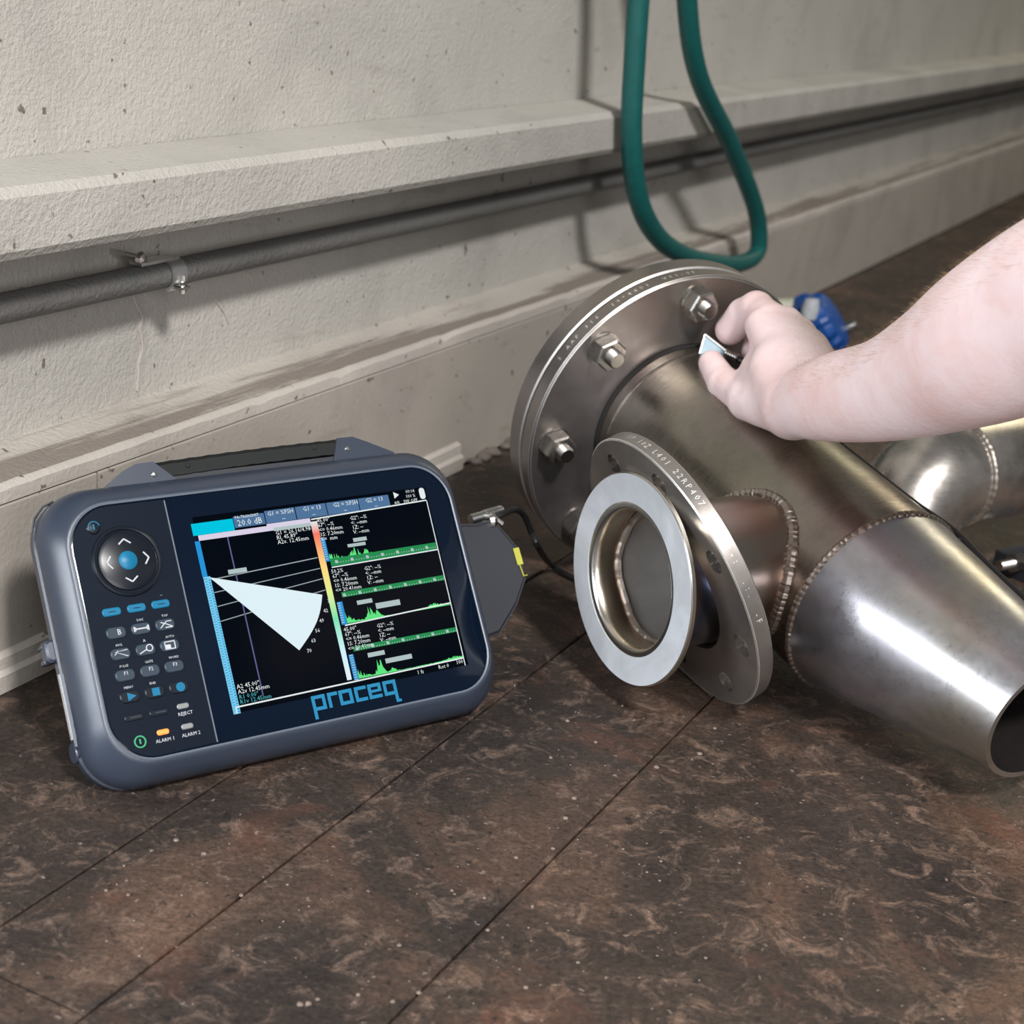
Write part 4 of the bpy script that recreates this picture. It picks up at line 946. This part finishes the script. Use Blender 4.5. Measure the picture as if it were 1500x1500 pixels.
mid = curl([(1150, 474, 1.345, 26), (1128, 468, 1.392, 22), (1112, 492, 1.420, 20), (1104, 516, 1.410, 18)])
ringf = curl([(1172, 492, 1.345, 25), (1152, 482, 1.400, 22), (1136, 510, 1.428, 20), (1128, 538, 1.415, 18)])
pinky = curl([(1192, 514, 1.335, 24), (1178, 508, 1.385, 20), (1164, 532, 1.410, 18), (1156, 558, 1.398, 16)])
groups = [prims, fing, mid, ringf, pinky]
def arm_mesh():
    o = at(1700, 395, 0.86); tip = at(1040, 500, 1.40); ex = (tip - o) / np.linalg.norm(tip - o)
    ez = np.cross(ex, CR[0]); ez /= np.linalg.norm(ez); ey = np.cross(ez, ex); B3 = np.array([ex, ey, ez])
    allp = [(B3 @ q[i], q[2 + i]) for g in groups for q in g for i in (0, 1)]
    lo = np.min([p - r for p, r in allp], 0) - 0.006; hi = np.max([p + r for p, r in allp], 0) + 0.006
    # the arm is cut off cleanly outside the frame by its rounded elbow end
    def field(lo, hi, h, gs):
        n = np.ceil((hi - lo) / h).astype(int) + 1
        X, Y, Z = np.meshgrid(*[lo[i] + h * np.arange(n[i], dtype=np.float32) for i in range(3)], indexing='ij'); P = np.stack([X, Y, Z], -1).astype(np.float32)
        tot = None
        for gi, g in enumerate(gs):
            F = None
            for a, b, ra, rb, k, _ in g:
                a_, b_ = (B3 @ a).astype(np.float32), (B3 @ b).astype(np.float32); ba = b_ - a_; l2 = float(ba @ ba)
                t = np.clip(((P - a_) @ ba) / l2, 0, 1); d = np.linalg.norm(P - a_ - t[..., None] * ba, axis=-1) - (ra + (rb - ra) * t)
                if F is None: F = d
                else: hh = np.clip(0.5 + 0.5 * (F - d) / k, 0, 1); F = F * (1 - hh) + d * hh - k * hh * (1 - hh)
            if tot is None: tot = F
            else: k = 0.0035; hh = np.clip(0.5 + 0.5 * (tot - F) / k, 0, 1); tot = tot * (1 - hh) + F * hh - k * hh * (1 - hh)
        return n, tot
    h = 0.0017; n, Fd = field(lo, hi, h, groups)
    Fd = Fd.astype(np.float32); ins = Fd < 0
    # surface nets
    c = np.zeros(tuple(n - 1), np.int32)
    for dx in (0, 1):
        for dy in (0, 1):
            for dz in (0, 1): c += ins[dx:n[0] - 1 + dx, dy:n[1] - 1 + dy, dz:n[2] - 1 + dz]
    act = (c > 0) & (c < 8); idx = np.argwhere(act); vid = -np.ones(c.shape, np.int64); vid[act] = np.arange(len(idx))
    acc = np.zeros((len(idx), 3)); cnt = np.zeros(len(idx))
    corners = [(x, y, z) for x in (0, 1) for y in (0, 1) for z in (0, 1)]
    for i in range(8):
        for j in range(i + 1, 8):
            a, b = np.array(corners[i]), np.array(corners[j])
            if np.abs(a - b).sum() != 1: continue
            fa = Fd[tuple((idx + a).T)]; fb = Fd[tuple((idx + b).T)]; m_ = (fa < 0) != (fb < 0)
            t = np.where(m_, fa / np.where(m_, fa - fb, 1), 0)[:, None]; acc += np.where(m_[:, None], a + t * (b - a), 0); cnt += m_
    V = (idx + acc / cnt[:, None]) * h + lo; V = V @ B3
    faces = []
    for ax in range(3):
        o1, o2 = [(1, 2), (2, 0), (0, 1)][ax]; s = [slice(None)] * 3
        s0 = [slice(1, n[i] - 1) for i in range(3)]; s0[ax] = slice(0, n[ax] - 1); s1 = list(s0); s1[ax] = slice(1, n[ax])
        cr_ = ins[tuple(s0)] != ins[tuple(s1)]; e = np.argwhere(cr_); off0 = np.array([1, 1, 1]); off0[ax] = 0; e = e + off0; inside_first = ins[tuple(e.T)]
        d1 = np.zeros(3, int); d1[o1] = 1; d2 = np.zeros(3, int); d2[o2] = 1
        q = np.stack([vid[tuple((e).T)], vid[tuple((e - d1).T)], vid[tuple((e - d1 - d2).T)], vid[tuple((e - d2).T)]], 1)
        q[~inside_first] = q[~inside_first][:, ::-1]; faces.append(q)
    Fq = np.concatenate(faces); Fq = Fq[(Fq >= 0).all(1)]
    # Laplacian smoothing (light)
    E_ = np.concatenate([Fq[:, [i, (i + 1) % 4]] for i in range(4)])
    for it, lam in enumerate((0.5, -0.52, 0.5, -0.52, 0.5)):
        S_ = np.zeros_like(V); ct = np.zeros(len(V)); np.add.at(S_, E_[:, 0], V[E_[:, 1]]); np.add.at(ct, E_[:, 0], 1); np.add.at(S_, E_[:, 1], V[E_[:, 0]]); np.add.at(ct, E_[:, 1], 1)
        V = V + lam * (S_ / ct[:, None] - V)
    me = bpy.data.meshes.new('arm_and_hand'); me.from_pydata([tuple(v) for v in V], [], [tuple(map(int, f)) for f in Fq]); 
    bm = bmesh.new(); bm.from_mesh(me); bmesh.ops.recalc_face_normals(bm, faces=bm.faces); bm.to_mesh(me); bm.free()
    return me, V
hand_me, HV = arm_mesh()
person = thing('person', 'bare pale forearm and hand reaching in from the right, pinching the small probe', 'person')
arm = obj('arm_and_hand', hand_me, M_SKIN, person, angle=80)
# fine forearm hair
nv = len(hand_me.vertices); co = np.empty(nv * 3); hand_me.vertices.foreach_get('co', co); co = co.reshape(-1, 3)
no = np.empty(nv * 3); hand_me.vertices.foreach_get('normal', no); no = no.reshape(-1, 3)
axis = at(1700, 395, 0.86) - at(1222, 580, 1.20); axis /= np.linalg.norm(axis)
pxs = (co - CC) @ CR.T; pxx = pxs[:, 0] / pxs[:, 2] * F_PX + 750; pyy = pxs[:, 1] / pxs[:, 2] * F_PX + 750
upd = no @ -CR[1]
cand = np.where((pxx > 1165) & (pxx < 1520) & (upd > 0.15))[0]
mb = MB()
for i in rng.choice(cand, 2600, replace=False):
    n_ = no[i]; d = -axis * 0.8 + n_ * 0.45 + 0.45 * (rng.rand(3) - 0.5); d /= np.linalg.norm(d); l = 0.003 + 0.0045 * rng.rand(); p = co[i]
    p1 = p + d * l * 0.5 + n_ * 0.0004; p2 = p + d * l + -axis * 0.001; w = np.cross(d, n_); w /= np.linalg.norm(w) + 1e-9; w *= 0.00004
    mb.add([p - w, p + w, p1 + w, p1 - w, p2], [(0, 1, 2, 3), (3, 2, 4)])
me = bpy.data.meshes.new('arm_hair'); me.from_pydata(mb.v, [], mb.f); obj('arm_hair', me, M_HAIR, arm, kind='stuff')

# rolled work-shirt sleeve above the elbow, outside the frame
sl = catmull([at(1722, 383, 0.850), at(1775, 330, 0.838), at(1860, 170, 0.82), at(1960, -90, 0.81), at(2080, -420, 0.81), at(2180, -760, 0.82)], 6)
n = len(sl); out = [0.0545 + 0.012 * (i / n) + 0.0012 * math.sin(i * 2.1) for i in range(n)]
mb = MB(); T0 = sl[1] - sl[0]; T0 /= np.linalg.norm(T0)
mb.tube([sl[0] + T0 * 0.006, sl[0]] + sl, [0.0505, 0.0515, 0.0555] + [r + (0.003 if i < 4 else 0) for i, r in enumerate(out)][1:], 40)
obj('shirt_sleeve', mb, plain('cloth_dark_blue', (0.03, 0.04, 0.07), 0.9, bumpy=(500, 0.4)), person)
